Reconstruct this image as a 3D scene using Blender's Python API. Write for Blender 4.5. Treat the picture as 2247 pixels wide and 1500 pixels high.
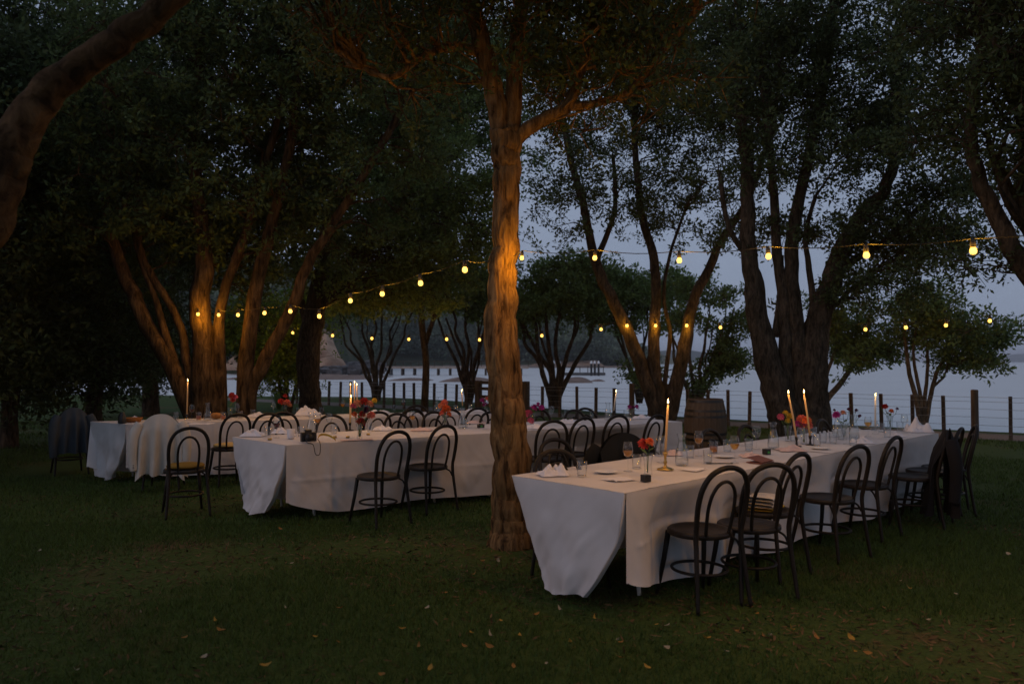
import bpy, math, random
import numpy as np
from mathutils import Vector, noise as mnoise

# ------------------------------------------------------------------ camera, sky, sun, exposure
for o in list(bpy.data.objects):
    bpy.data.objects.remove(o)
SC = bpy.context.scene
COL = SC.collection
R = math.radians
F, CX, CY, HOR, CAMH = 1700.0, 1123.5, 750.0, 793.0, 1.55
PITCH = math.atan((HOR - CY) / F)
cam_d = bpy.data.cameras.new('camera')
cam = bpy.data.objects.new('camera', cam_d)
COL.objects.link(cam)
cam.location = (0, 0, CAMH)
cam.rotation_euler = (R(90) + PITCH, 0, 0)
cam_d.sensor_width = 36.0
cam_d.lens = 36.0 * F / 2247.0
cam_d.clip_start = 0.05
cam_d.clip_end = 20000
cam_d.dof.use_dof = True
cam_d.dof.focus_distance = 8.0
cam_d.dof.aperture_fstop = 2.2
SC.camera = cam

SUN_AZ, SUN_EL = R(243), R(22)          # compass direction of the fading light (0 = +Y, clockwise): behind and left
W = bpy.data.worlds.new('World')
SC.world = W
W.use_nodes = True
wn = W.node_tree.nodes
wl = W.node_tree.links
wn.clear()
w_out = wn.new('ShaderNodeOutputWorld')
w_bg = wn.new('ShaderNodeBackground')
w_sky = wn.new('ShaderNodeTexSky')
w_sky.sky_type = 'NISHITA'
w_sky.sun_disc = False
w_sky.sun_elevation = R(1.0)
w_sky.sun_rotation = SUN_AZ
w_sky.air_density = 1.0
w_sky.dust_density = 1.5
w_sky.ozone_density = 3.0
w_mul = wn.new('ShaderNodeMixRGB'); w_mul.blend_type = 'MULTIPLY'; w_mul.inputs[0].default_value = 1
w_mul.inputs[2].default_value = (0.35, 0.35, 0.35, 1)
w_tc = wn.new('ShaderNodeTexCoord')
w_map = wn.new('ShaderNodeMapping'); w_map.inputs['Scale'].default_value = (1.4, 1.4, 6)
w_noise = wn.new('ShaderNodeTexNoise'); w_noise.inputs['Scale'].default_value = 1.6; w_noise.inputs['Detail'].default_value = 4
w_ramp = wn.new('ShaderNodeValToRGB')
w_ramp.color_ramp.elements[0].position = .3; w_ramp.color_ramp.elements[0].color = (2.2, 2.7, 3.75, 1)
w_ramp.color_ramp.elements[1].position = .75; w_ramp.color_ramp.elements[1].color = (2.6, 3.1, 4.2, 1)
w_mix = wn.new('ShaderNodeMixRGB'); w_mix.inputs[0].default_value = .72
wl.new(w_tc.outputs['Generated'], w_map.inputs[0]); wl.new(w_map.outputs[0], w_noise.inputs['Vector'])
wl.new(w_noise.outputs[0], w_ramp.inputs[0])
wl.new(w_sky.outputs[0], w_mul.inputs[1])
wl.new(w_mul.outputs[0], w_mix.inputs[1]); wl.new(w_ramp.outputs[0], w_mix.inputs[2])
wl.new(w_mix.outputs[0], w_bg.inputs[0]); wl.new(w_bg.outputs[0], w_out.inputs[0])
w_bg.inputs[1].default_value = 0.128
sun_d = bpy.data.lights.new('sun', 'SUN')
sun_d.energy = 0.45
sun_d.angle = R(50)
sun_d.color = (1.0, 0.7, 0.62)
sun = bpy.data.objects.new('sun', sun_d)
COL.objects.link(sun)
sdir = Vector((math.sin(SUN_AZ) * math.cos(SUN_EL), math.cos(SUN_AZ) * math.cos(SUN_EL), math.sin(SUN_EL)))
sun.rotation_euler = sdir.to_track_quat('Z', 'Y').to_euler()
sun.location = sdir * 40
vs = SC.view_settings
vs.view_transform = 'Standard'; vs.look = 'None'; vs.exposure = 0.1; vs.gamma = 1.0; vs.use_curve_mapping = False
SC.render.engine = 'CYCLES'
cy = SC.cycles
cy.use_denoising = True
cy.use_light_tree = True
cy.max_bounces = 6
cy.volume_bounces = 0
cy.diffuse_bounces = 2
cy.transparent_max_bounces = 16
cy.transmission_bounces = 6
cy.caustics_reflective = False
cy.caustics_refractive = False
cy.sample_clamp_indirect = 3.0
BULB_W, FLAME_W = 11.5, 1.2

# ------------------------------------------------------------------ helpers
def ray(px, py):
    cx, cyy = (px - CX) / F, (CY - py) / F
    c, s = math.cos(PITCH), math.sin(PITCH)
    return Vector((cx, c - s * cyy, s + c * cyy))
def P(px, py, Y):
    d = ray(px, py); t = Y / d.y
    return Vector((d.x * t, Y, CAMH + d.z * t))
def G(px, py, z=0.0):
    d = ray(px, py); t = (z - CAMH) / d.z
    return Vector((d.x * t, d.y * t, z))
def pxm(n, Y):          # pixels to metres at depth Y
    return n * Y / F

MATS = {}
def mat(name, col, rough=.8, spec=.3, metal=0.0, bump=None, col2=None, scale=8.0, stretch=(1, 1, 1), emit=None, estr=0.0, island=0.0, trans=0.0, ramp=(.35, .65), bumpd=.02, detail=5, coords='Object'):
    if name in MATS:
        return MATS[name]
    m = bpy.data.materials.new(name); m.use_nodes = True
    nt = m.node_tree; N = nt.nodes; L = nt.links
    b = N['Principled BSDF']
    b.inputs['Roughness'].default_value = rough
    b.inputs['Specular IOR Level'].default_value = spec
    b.inputs['Metallic'].default_value = metal
    b.inputs['Base Color'].default_value = (*col, 1)
    src = None
    if col2 is not None or bump:
        tc = N.new('ShaderNodeTexCoord'); mp = N.new('ShaderNodeMapping'); mp.inputs['Scale'].default_value = stretch
        nz = N.new('ShaderNodeTexNoise'); nz.inputs['Scale'].default_value = scale; nz.inputs['Detail'].default_value = detail
        L.new(tc.outputs[coords], mp.inputs[0]); L.new(mp.outputs[0], nz.inputs['Vector'])
    if col2 is not None:
        rp = N.new('ShaderNodeValToRGB')
        rp.color_ramp.elements[0].position = ramp[0]; rp.color_ramp.elements[0].color = (*col, 1)
        rp.color_ramp.elements[1].position = ramp[1]; rp.color_ramp.elements[1].color = (*col2, 1)
        L.new(nz.outputs[0], rp.inputs[0]); src = rp.outputs[0]
    if island:
        ge = N.new('ShaderNodeNewGeometry'); mr = N.new('ShaderNodeMapRange')
        mr.inputs[3].default_value = 1 - island; mr.inputs[4].default_value = 1 + island
        L.new(ge.outputs['Random Per Island'], mr.inputs[0])
        mx = N.new('ShaderNodeMixRGB'); mx.blend_type = 'MULTIPLY'; mx.inputs[0].default_value = 1
        mx.inputs[1].default_value = (*col, 1)
        if src: L.new(src, mx.inputs[1])
        L.new(mr.outputs[0], mx.inputs[2]); src = mx.outputs[0]
    if src: L.new(src, b.inputs['Base Color'])
    if bump:
        nb = N.new('ShaderNodeTexNoise'); nb.inputs['Scale'].default_value = bump[0]; nb.inputs['Detail'].default_value = 6
        L.new(mp.outputs[0], nb.inputs['Vector'])
        bp = N.new('ShaderNodeBump'); bp.inputs['Strength'].default_value = bump[1]; bp.inputs['Distance'].default_value = bumpd
        L.new(nb.outputs[0], bp.inputs['Height']); L.new(bp.outputs[0], b.inputs['Normal'])
    if emit is not None:
        b.inputs['Emission Color'].default_value = (*emit, 1); b.inputs['Emission Strength'].default_value = estr
    if trans:
        tr = N.new('ShaderNodeBsdfTranslucent'); ms = N.new('ShaderNodeMixShader'); ms.inputs[0].default_value = trans
        if src: L.new(src, tr.inputs[0])
        else: tr.inputs[0].default_value = (*col, 1)
        L.new(b.outputs[0], ms.inputs[1]); L.new(tr.outputs[0], ms.inputs[2])
        L.new(ms.outputs[0], N['Material Output'].inputs[0])
    MATS[name] = m
    return m
def glassmat(name, tint=(1, 1, 1), body=None, amt=0.0):
    m = bpy.data.materials.new(name); m.use_nodes = True
    N = m.node_tree.nodes; L = m.node_tree.links
    N.remove(N['Principled BSDF'])
    t = N.new('ShaderNodeBsdfTransparent'); t.inputs[0].default_value = (*tint, 1)
    g = N.new('ShaderNodeBsdfGlossy'); g.inputs['Roughness'].default_value = .03
    lf = N.new('ShaderNodeLayerWeight'); lf.inputs[0].default_value = .5
    pw = N.new('ShaderNodeMath'); pw.operation = 'POWER'; pw.inputs[1].default_value = 3.5; L.new(lf.outputs['Facing'], pw.inputs[0])
    lw = N.new('ShaderNodeMath'); lw.operation = 'MULTIPLY_ADD'; lw.inputs[1].default_value = .85; lw.inputs[2].default_value = .045; L.new(pw.outputs[0], lw.inputs[0])
    ms = N.new('ShaderNodeMixShader')
    L.new(lw.outputs[0], ms.inputs[0]); L.new(g.outputs[0], ms.inputs[2])
    if body:
        d = N.new('ShaderNodeBsdfTranslucent'); d.inputs[0].default_value = (*body, 1)
        m2 = N.new('ShaderNodeMixShader'); m2.inputs[0].default_value = amt
        L.new(t.outputs[0], m2.inputs[1]); L.new(d.outputs[0], m2.inputs[2]); L.new(m2.outputs[0], ms.inputs[1])
    else:
        L.new(t.outputs[0], ms.inputs[1])
    L.new(ms.outputs[0], N['Material Output'].inputs[0])
    MATS[name] = m
    return m

class MB:
    def __init__(s): s.v, s.f = [], []
    def add(s, vs, fs):
        k = len(s.v); s.v += [tuple(p) for p in vs]; s.f += [tuple(i + k for i in f) for f in fs]; return s
    def box(s, c, d, rz=0.0):
        x, y, z = d[0] / 2, d[1] / 2, d[2] / 2; ca, sa = math.cos(rz), math.sin(rz)
        vs = [(c[0] + ca * a - sa * b, c[1] + sa * a + ca * b, c[2] + e) for e in (-z, z) for a, b in ((-x, -y), (x, -y), (x, y), (-x, y))]
        return s.add(vs, [(3, 2, 1, 0), (4, 5, 6, 7), (0, 1, 5, 4), (1, 2, 6, 5), (2, 3, 7, 6), (3, 0, 4, 7)])
    def tube(s, pts, rad, n=8, amp=0.0, freq=3.0, seed=0.0, cap=True, closed=False, ridge=0.0):
        pts = [Vector(p) for p in pts]; m = len(pts)
        if not hasattr(rad, '__len__'): rad = [rad] * m
        prev = None; vs = []
        for i, p in enumerate(pts):
            if closed: t = pts[(i + 1) % m] - pts[i - 1]
            else: t = pts[min(i + 1, m - 1)] - pts[max(i - 1, 0)]
            t.normalize()
            if prev is None:
                a = Vector((1, 0, 0)) if abs(t.x) < .8 else Vector((0, 1, 0))
                prev = (a - t * a.dot(t)).normalized()
            else:
                q = prev - t * prev.dot(t)
                prev = q.normalized() if q.length > 1e-6 else prev
            bi = t.cross(prev)
            for k in range(n):
                an = 2 * math.pi * k / n
                dr = prev * math.cos(an) + bi * math.sin(an)
                r = rad[i]
                if amp:
                    q = p + dr * r
                    r *= 1 + amp * (mnoise.noise(Vector((q.x * freq + seed, q.y * freq, q.z * freq * .35))) + .5 * mnoise.noise(Vector((q.x * freq * 2.7, q.y * freq * 2.7 + seed, q.z * freq * .9))))
                if ridge:
                    r *= 1 + ridge * (mnoise.noise(Vector((math.cos(an) * 5 + seed, math.sin(an) * 5, i * .137 + math.cos(an) * 1.3))) + .7 * mnoise.noise(Vector((math.cos(an) * 12, math.sin(an) * 12 + seed, i * .33 + math.sin(an) * 2.1))))
                vs.append(p + dr * r)
        fs = []
        for i in range(m if closed else m - 1):
            j = (i + 1) % m
            for k in range(n):
                fs.append((i * n + k, i * n + (k + 1) % n, j * n + (k + 1) % n, j * n + k))
        if cap and not closed:
            fs.append(tuple(range(n - 1, -1, -1))); fs.append(tuple((m - 1) * n + k for k in range(n)))
        return s.add(vs, fs)
    def lathe(s, prof, n=20, c=(0, 0, 0), capb=False, capt=False):
        vs = []
        for r, z in prof:
            for k in range(n):
                a = 2 * math.pi * k / n
                vs.append((c[0] + r * math.cos(a), c[1] + r * math.sin(a), c[2] + z))
        fs = [(i * n + k, i * n + (k + 1) % n, (i + 1) * n + (k + 1) % n, (i + 1) * n + k) for i in range(len(prof) - 1) for k in range(n)]
        if capb: fs.append(tuple(range(n - 1, -1, -1)))
        if capt: fs.append(tuple((len(prof) - 1) * n + k for k in range(n)))
        return s.add(vs, fs)
    def grid(s, nu, nv, fn):
        vs = [fn(i / (nu - 1), j / (nv - 1)) for i in range(nu) for j in range(nv)]
        return s.add(vs, [(i * nv + j, (i + 1) * nv + j, (i + 1) * nv + j + 1, i * nv + j + 1) for i in range(nu - 1) for j in range(nv - 1)])
    def mesh(s, name, smooth=True):
        me = bpy.data.meshes.new(name); me.from_pydata(s.v, [], s.f)
        if smooth and me.polygons: me.polygons.foreach_set('use_smooth', [True] * len(me.polygons))
        me.update(); return me

def obj(name, me, m, parent=None, loc=None, kind=None):
    o = bpy.data.objects.new(name, me); COL.objects.link(o)
    if m is not None and not me.materials: me.materials.append(m)
    if parent is not None: o.parent = parent
    if loc is not None: o.location = loc
    if kind: o['kind'] = kind
    return o
def tag(o, label, cat, group=None):
    o['label'] = label; o['category'] = cat
    if group: o['group'] = group
    return o
def thing(name, label, cat, loc=(0, 0, 0), rz=0.0, group=None):
    o = bpy.data.objects.new(name, None); COL.objects.link(o)
    o.empty_display_size = .1
    o.location = loc; o.rotation_euler = (0, 0, rz)
    return tag(o, label, cat, group)
def fastmesh(name, V, Q):
    """V (n,3) float array, Q (m,k) int array of equal-size faces"""
    me = bpy.data.meshes.new(name)
    n, (m, k) = len(V), Q.shape
    me.vertices.add(n); me.vertices.foreach_set('co', V.astype(np.float32).ravel())
    me.loops.add(m * k); me.loops.foreach_set('vertex_index', Q.astype(np.int32).ravel())
    me.polygons.add(m); me.polygons.foreach_set('loop_start', np.arange(0, m * k, k, dtype=np.int32))
    me.update(calc_edges=True); me.validate(); return me
def smooth_path(pts, n=6):
    pts = [Vector(p) for p in pts]; out = []
    for i in range(len(pts) - 1):
        p0, p1, p2, p3 = pts[max(i - 1, 0)], pts[i], pts[i + 1], pts[min(i + 2, len(pts) - 1)]
        for k in range(n):
            t = k / n
            out.append(.5 * ((2 * p1) + (p2 - p0) * t + (2 * p0 - 5 * p1 + 4 * p2 - p3) * t * t + (3 * p1 - p0 - 3 * p2 + p3) * t ** 3))
    out.append(pts[-1]); return out
def lerp_list(vals, n):
    x = np.linspace(0, len(vals) - 1, n); return list(np.interp(x, range(len(vals)), vals))

# ------------------------------------------------------------------ materials
M_CLOTH = mat('linen_cloth', (.6, .57, .56), .9, .1, col2=(.68, .65, .64), scale=3, bump=(420, .25), bumpd=.002, trans=.12)
M_NAP = mat('napkin_linen', (.72, .7, .72), .9, .1, bump=(300, .2), bumpd=.002, trans=.1)
M_NAPP = mat('napkin_blush', (.62, .47, .44), .9, .1, bump=(300, .2), bumpd=.002, trans=.1)
M_CHAIR = mat('dark_bentwood', (.008, .0065, .005), .5, .22, col2=(.016, .012, .009), scale=22, stretch=(1, 1, .2))
M_SEAT = mat('seat_wood', (.012, .01, .008), .48, .25, col2=(.024, .018, .014), scale=16)
def barkmat(name, dark, mid, light, sc=9.0, zs=.22):
    m = bpy.data.materials.new(name); m.use_nodes = True
    N = m.node_tree.nodes; L = m.node_tree.links; b = N['Principled BSDF']
    b.inputs['Roughness'].default_value = .95; b.inputs['Specular IOR Level'].default_value = .1
    tc = N.new('ShaderNodeTexCoord'); mp = N.new('ShaderNodeMapping'); mp.inputs['Scale'].default_value = (1, 1, zs)
    L.new(tc.outputs['Object'], mp.inputs[0])
    n1 = N.new('ShaderNodeTexNoise'); n1.inputs['Scale'].default_value = sc * 3.2; n1.inputs['Detail'].default_value = 8; n1.inputs['Roughness'].default_value = .65; n1.inputs['Distortion'].default_value = .6
    n2 = N.new('ShaderNodeTexNoise'); n2.inputs['Scale'].default_value = sc * .5; n2.inputs['Detail'].default_value = 4
    L.new(mp.outputs[0], n1.inputs['Vector']); L.new(tc.outputs['Object'], n2.inputs['Vector'])
    r = N.new('ShaderNodeValToRGB'); e = r.color_ramp.elements; e[0].position = .36; e[0].color = (*dark, 1); e[1].position = .66; e[1].color = (*light, 1)
    k = e.new(.48); k.color = (*mid, 1)
    L.new(n1.outputs[0], r.inputs[0])
    r2 = N.new('ShaderNodeValToRGB'); r2.color_ramp.elements[0].position = .3; r2.color_ramp.elements[0].color = (.55, .58, .55, 1); r2.color_ramp.elements[1].position = .65; r2.color_ramp.elements[1].color = (1.2, 1.15, 1.1, 1)
    L.new(n2.outputs[0], r2.inputs[0])
    mx = N.new('ShaderNodeMixRGB'); mx.blend_type = 'MULTIPLY'; mx.inputs[0].default_value = 1
    L.new(r.outputs[0], mx.inputs[1]); L.new(r2.outputs[0], mx.inputs[2]); L.new(mx.outputs[0], b.inputs['Base Color'])
    bp = N.new('ShaderNodeBump'); bp.inputs['Strength'].default_value = 1.0; bp.inputs['Distance'].default_value = .05
    L.new(n1.outputs[0], bp.inputs['Height']); L.new(bp.outputs[0], b.inputs['Normal'])
    MATS[name] = m
    return m
M_BARK = barkmat('brown_bark', (.035, .02, .01), (.15, .088, .04), (.3, .19, .09), 5.5, .2)
M_BARKT = barkmat('dark_brown_bark', (.016, .01, .006), (.058, .037, .02), (.12, .08, .044), 5, .2)
M_LIMB = barkmat('limb_bark', (.03, .019, .011), (.07, .045, .025), (.13, .085, .048), 4, .8)
M_BARKD = barkmat('grey_bark', (.02, .016, .012), (.05, .04, .03), (.1, .078, .056), 6, .25)
M_BARKL = barkmat('pale_bark', (.05, .042, .034), (.1, .088, .07), (.18, .155, .125), 8, .3)
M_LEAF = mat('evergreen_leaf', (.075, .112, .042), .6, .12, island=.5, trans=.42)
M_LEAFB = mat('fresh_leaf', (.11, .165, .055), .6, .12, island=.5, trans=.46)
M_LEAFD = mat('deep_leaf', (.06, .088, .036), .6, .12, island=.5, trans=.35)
M_METALW = mat('white_painted_metal', (.75, .74, .72), .45, .4)
M_BLACK = mat('black_plastic', (.012, .012, .013), .45, .4)
M_GREEN = mat('green_print', (.05, .3, .06), .5, .3)
M_BRASS = mat('aged_brass', (.5, .32, .1), .3, .5, metal=1.0)
M_WAX = mat('beeswax', (.75, .5, .24), .55, .3, trans=.25)
M_WAXW = mat('ivory_wax', (.78, .72, .6), .55, .3, trans=.25)
M_FLAME = mat('candle_flame', (1, .8, .4), 1, 0, emit=(1.0, .72, .28), estr=6)
M_BULB = mat('warm_bulb_glass', (1, .8, .4), .3, .3, emit=(1.0, .56, .1), estr=2.5)
M_WIREB = mat('black_cable', (.01, .01, .01), .6, .3)
M_POST = mat('weathered_post', (.05, .037, .026), .9, .15, col2=(.1, .075, .055), scale=14, stretch=(1, 1, .15), bump=(40, .5))
M_WIRE = mat('fence_wire', (.25, .25, .25), .4, .5, metal=1)
M_BARREL = mat('barrel_oak', (.075, .048, .03), .75, .2, col2=(.13, .085, .05), scale=10, stretch=(1, 1, .12), bump=(30, .4))
M_HOOP = mat('barrel_hoop', (.06, .055, .05), .5, .5, metal=1)
M_GLASS = glassmat('clear_glass', (.985, .99, .988))
M_WATER_IN = glassmat('water_in_glass', (.96, .975, .98))
M_WINE = glassmat('white_wine', (.95, .72, .28), (.9, .5, .12), .35)
M_RED = glassmat('red_wine', (.25, .02, .03), (.25, .01, .02), .5)
M_BEER = glassmat('amber_drink', (.9, .55, .22), (.85, .42, .12), .5)

# ------------------------------------------------------------------ setting: lawn, path, water, far shore
FA, FB = Vector((-7.97, 28.6, 0)), Vector((9.8, 15.3, 0))
FD = (FB - FA).normalized()
FN = Vector((-FD.y, FD.x, 0))        # away from the camera
def fence_pt(px, off=0.0):
    u = (px - CX) / F; a = FA + FN * off
    t = (u * a.y - a.x) / (FD.x - u * FD.y)
    return a + FD * t

shore = [(-160, 62), (-60, 46), (-25, 38), (-10.4, 35), (-4.4, 33.2), (2.5, 24.6), (6.8, 20.4), (11.2, 17.2), (16, 13.4), (30, 2), (60, -25), (120, -70)]
lawn_m = bpy.data.materials.new('lawn_ground'); lawn_m.use_nodes = True
N = lawn_m.node_tree.nodes; L = lawn_m.node_tree.links
tc = N.new('ShaderNodeTexCoord')
n1 = N.new('ShaderNodeTexNoise'); n1.inputs['Scale'].default_value = .55; n1.inputs['Detail'].default_value = 6; n1.inputs['Roughness'].default_value = .65
n2 = N.new('ShaderNodeTexNoise'); n2.inputs['Scale'].default_value = 35; n2.inputs['Detail'].default_value = 5
r1 = N.new('ShaderNodeValToRGB'); r1.color_ramp.elements[0].position = .56; r1.color_ramp.elements[1].position = .68
r1.color_ramp.elements[0].color = (.042, .068, .017, 1); r1.color_ramp.elements[1].color = (.09, .06, .03, 1)
r2 = N.new('ShaderNodeValToRGB'); r2.color_ramp.elements[0].color = (.45, .45, .45, 1); r2.color_ramp.elements[1].color = (1.5, 1.5, 1.5, 1)
mx = N.new('ShaderNodeMixRGB'); mx.blend_type = 'MULTIPLY'; mx.inputs[0].default_value = 1
L.new(tc.outputs['Object'], n1.inputs['Vector']); L.new(tc.outputs['Object'], n2.inputs['Vector'])
L.new(n1.outputs[0], r1.inputs[0]); L.new(n2.outputs[0], r2.inputs[0]); L.new(r1.outputs[0], mx.inputs[1]); L.new(r2.outputs[0], mx.inputs[2])
b = N['Principled BSDF']; b.inputs['Roughness'].default_value = .95; b.inputs['Specular IOR Level'].default_value = .1
L.new(mx.outputs[0], b.inputs['Base Color'])
bp = N.new('ShaderNodeBump'); bp.inputs['Strength'].default_value = .8; bp.inputs['Distance'].default_value = .03
L.new(n2.outputs[0], bp.inputs['Height']); L.new(bp.outputs[0], b.inputs['Normal'])
sh = smooth_path([(x, y, 0) for x, y in shore], 8)
mb = MB(); vs = []; fs = []
for i, p in enumerate(sh):
    j = .18 * mnoise.noise(Vector((p.x * .7, p.y * .7, 3)))
    vs += [(p.x, -160, 0), (p.x, p.y - .35 + j, 0), (p.x, p.y + j, -.06), (p.x + .1, p.y + .5 + j, -1.4)]
for i in range(len(sh) - 1):
    for k in range(3): fs.append((i * 4 + k, (i + 1) * 4 + k, (i + 1) * 4 + k + 1, i * 4 + k + 1))
mb.add(vs, fs)
obj('lawn', mb.mesh('lawn', False), lawn_m, kind='structure')

M_PATH = mat('gravel_path', (.12, .1, .085), .95, .1, col2=(.21, .18, .155), scale=30, bump=(60, .7))
mb = MB(); pts = []
for i in range(60):
    t = -6 + i * .7
    a = FA + FD * t
    w = .05 * mnoise.noise(Vector((t, 0, 0))); w2 = .08 * mnoise.noise(Vector((t, 7, 0)))
    q0, q1 = a + FN * (-.1 + w), a + FN * (1.25 + w2)
    pts += [(q0.x, q0.y, .005), (q1.x, q1.y, .005)]
mb.add(pts, [(2 * i, 2 * i + 2, 2 * i + 3, 2 * i + 1) for i in range(59)])
obj('shore_path', mb.mesh('shore_path', False), M_PATH, kind='structure')

M_WATER = bpy.data.materials.new('sea_water'); M_WATER.use_nodes = True
N = M_WATER.node_tree.nodes; L = M_WATER.node_tree.links
b = N['Principled BSDF']; b.inputs['Base Color'].default_value = (.64, .65, .64, 1); b.inputs['Roughness'].default_value = .12
b.inputs['IOR'].default_value = 1.33
tc = N.new('ShaderNodeTexCoord'); mp = N.new('ShaderNodeMapping'); mp.inputs['Scale'].default_value = (.5, 1.6, 1)
n1 = N.new('ShaderNodeTexNoise'); n1.inputs['Scale'].default_value = 1.3; n1.inputs['Detail'].default_value = 5
bp = N.new('ShaderNodeBump'); bp.inputs['Strength'].default_value = 1.0; bp.inputs['Distance'].default_value = .35
L.new(tc.outputs['Object'], mp.inputs[0]); L.new(mp.outputs[0], n1.inputs['Vector']); L.new(n1.outputs[0], bp.inputs['Height']); L.new(bp.outputs[0], b.inputs['Normal'])
n3 = N.new('ShaderNodeTexNoise'); n3.inputs['Scale'].default_value = .05; n3.inputs['Detail'].default_value = 3
mp3 = N.new('ShaderNodeMapping'); mp3.inputs['Scale'].default_value = (.35, 2.0, 1); L.new(tc.outputs['Object'], mp3.inputs[0]); L.new(mp3.outputs[0], n3.inputs['Vector'])
r3 = N.new('ShaderNodeMapRange'); r3.inputs[1].default_value = .35; r3.inputs[2].default_value = .65; r3.inputs[3].default_value = .4; r3.inputs[4].default_value = .6
L.new(n3.outputs[0], r3.inputs[0]); L.new(r3.outputs[0], b.inputs['Roughness'])
WZ = -.6
mb = MB(); mb.add([(-9000, 5, WZ), (9000, 5, WZ), (9000, 9000, WZ), (-9000, 9000, WZ), (9000, -3000, WZ), (12, -3000, WZ), (12, 5, WZ)], [(0, 6, 1, 2, 3), (6, 5, 4, 1)])
obj('sea', mb.mesh('sea', False), M_WATER, kind='structure')

# ---- headland with forest, bare cliff, beach, rocks
rnd = random.Random(5)
hp_px = [-700, -200, 200, 420, 560, 700, 860, 1000, 1150, 1250, 1310, 1360, 1410, 1440]
hp_h = [40, 38, 36, 32, 27, 23, 21, 17.5, 14, 11, 9, 5.5, 1.6, .2]
def hill_h(px): return float(np.interp(px, hp_px, hp_h))
mb = MB(); nu, nv = 70, 14
def hillf(a, c):
    px = -700 + a * 2145
    e = min(1, max(0, (px - 720) / 150)); e = e * e * (3 - 2 * e)
    Yb = 138 + 150 * e; sc = Yb / 138
    Y = Yb + c * 130 * sc + 5 * math.sin(px * .02)
    hh = hill_h(px) * sc * (min(1, (c / .62)) ** .75 if c < .62 else 1 - .3 * (c - .62) / .38)
    x = (px - CX) / F * Y
    return (x, Y, WZ - .3 + hh + (1.2 * mnoise.noise(Vector((x * .06, Y * .06, 0))) if c > .05 else 0))
mb.grid(nu, nv, hillf)
obj('headland', mb.mesh('headland'), mat('headland_soil', (.035, .05, .028), .95, .1, col2=(.07, .07, .04), scale=.12), kind='structure')
def leafcloud(centers, counts, spread, size, rng, flat=.6, droop=0.0):
    """diamond leaf quads scattered round clump centres"""
    C = np.repeat(np.asarray(centers, float), counts, axis=0); n = len(C)
    sp = np.repeat(np.broadcast_to(np.asarray(spread, float), (len(centers),)), counts)
    d = rng.normal(size=(n, 3)); d /= np.linalg.norm(d, axis=1)[:, None] + 1e-9
    r = rng.random(n) ** .5
    base = C + d * (sp * r)[:, None] * np.array([1, 1, .75])
    ax = d * .7 + rng.normal(size=(n, 3)) * .6; ax[:, 2] += .15 - droop
    ax /= np.linalg.norm(ax, axis=1)[:, None] + 1e-9
    sd = np.cross(ax, rng.normal(size=(n, 3))); sd /= np.linalg.norm(sd, axis=1)[:, None] + 1e-9
    ln = size * rng.uniform(.65, 1.25, n); wd = ln * rng.uniform(.36, .52, n) * .5
    nr = np.cross(ax, sd)
    V = np.empty((n, 4, 3))
    V[:, 0] = base; V[:, 2] = base + ax * ln[:, None] - nr * (ln * .1)[:, None]
    mid = base + ax * (ln * .48)[:, None] + nr * (ln * .05)[:, None]
    V[:, 1] = mid + sd * wd[:, None]; V[:, 3] = mid - sd * wd[:, None]
    return V.reshape(-1, 3), np.arange(n * 4).reshape(-1, 4)
rng = np.random.default_rng(11)
cs, sp = [], []
for i in range(1700):
    px = rnd.uniform(330, 1432); a, c = (px + 700) / 2145, rnd.random() ** 1.4
    if c < .2 and 640 < px < 790: continue
    x, y, z = hillf(a, .03 + c * .8)
    cr = rnd.uniform(1.6, 3.6) * (0.6 if px > 1330 else 1) * (1.9 if px > 800 else 1)
    for k in range(4):
        cs.append((x + rnd.gauss(0, cr * .5), y + rnd.gauss(0, cr * .4), z + cr * rnd.uniform(.3, 1.5))); sp.append(cr * .7)
V, Q = leafcloud(cs, 30, sp, 1.7, rng)
obj('headland_forest', fastmesh('headland_forest', V, Q), mat('forest_foliage', (.045, .07, .045), .7, .2, col2=(.15, .19, .12), scale=.1, ramp=(.38, .62), island=.5, trans=.1), kind='stuff')
M_CLAY = mat('bare_clay', (.2, .12, .08), .95, .1, col2=(.42, .28, .19), scale=.35, bump=(.9, .8), bumpd=.5)
def cliff(px0, px1, ytop, ybot, Y, name, lean):
    mb = MB()
    def fn(a, c):
        w = 1 - c * lean
        px = px0 + (px1 - px0) * (a * w + (1 - w) * .12)
        yy = ybot + (ytop - ybot) * c
        p = P(px, yy, Y + c * 14 - 3 * math.sin(a * math.pi))
        k = mnoise.noise(Vector((p.x * .25, p.z * .3, Y)))
        return (p.x + k * .8, p.y + k * 1.5, p.z)
    mb.grid(14, 14, fn)
    obj(name, mb.mesh(name), M_CLAY, kind='structure')
cliff(688, 762, 722, 806, 128, 'clay_cliff', .72)
cliff(500, 560, 770, 812, 128, 'clay_bank', .4)
cliff(1085, 1330, 790, 804, 286, 'clay_bank', .1)
M_SAND = mat('wet_sand', (.16, .11, .085), .9, .2, col2=(.26, .18, .14), scale=.8, bump=(3, .5), bumpd=.1)
def mound(name, px0, px1, py, hgt, wid, seed, y_off=0):
    a, c = G(px0, py, WZ), G(px1, py, WZ)
    mb = MB()
    def fn(u, v):
        p = a.lerp(c, u); e = math.sin(math.pi * u) ** .5 * math.sin(math.pi * v) ** .8
        n = .55 + .7 * mnoise.noise(Vector((p.x * .18 + seed, v * 2, seed)))
        return (p.x, p.y + (v - .3) * wid + mnoise.noise(Vector((p.x * .3, seed, 0))), WZ - .06 + hgt * e * max(.05, n))
    mb.grid(40, 10, fn)
    return obj(name, mb.mesh(name), M_SAND, kind='structure')
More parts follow.
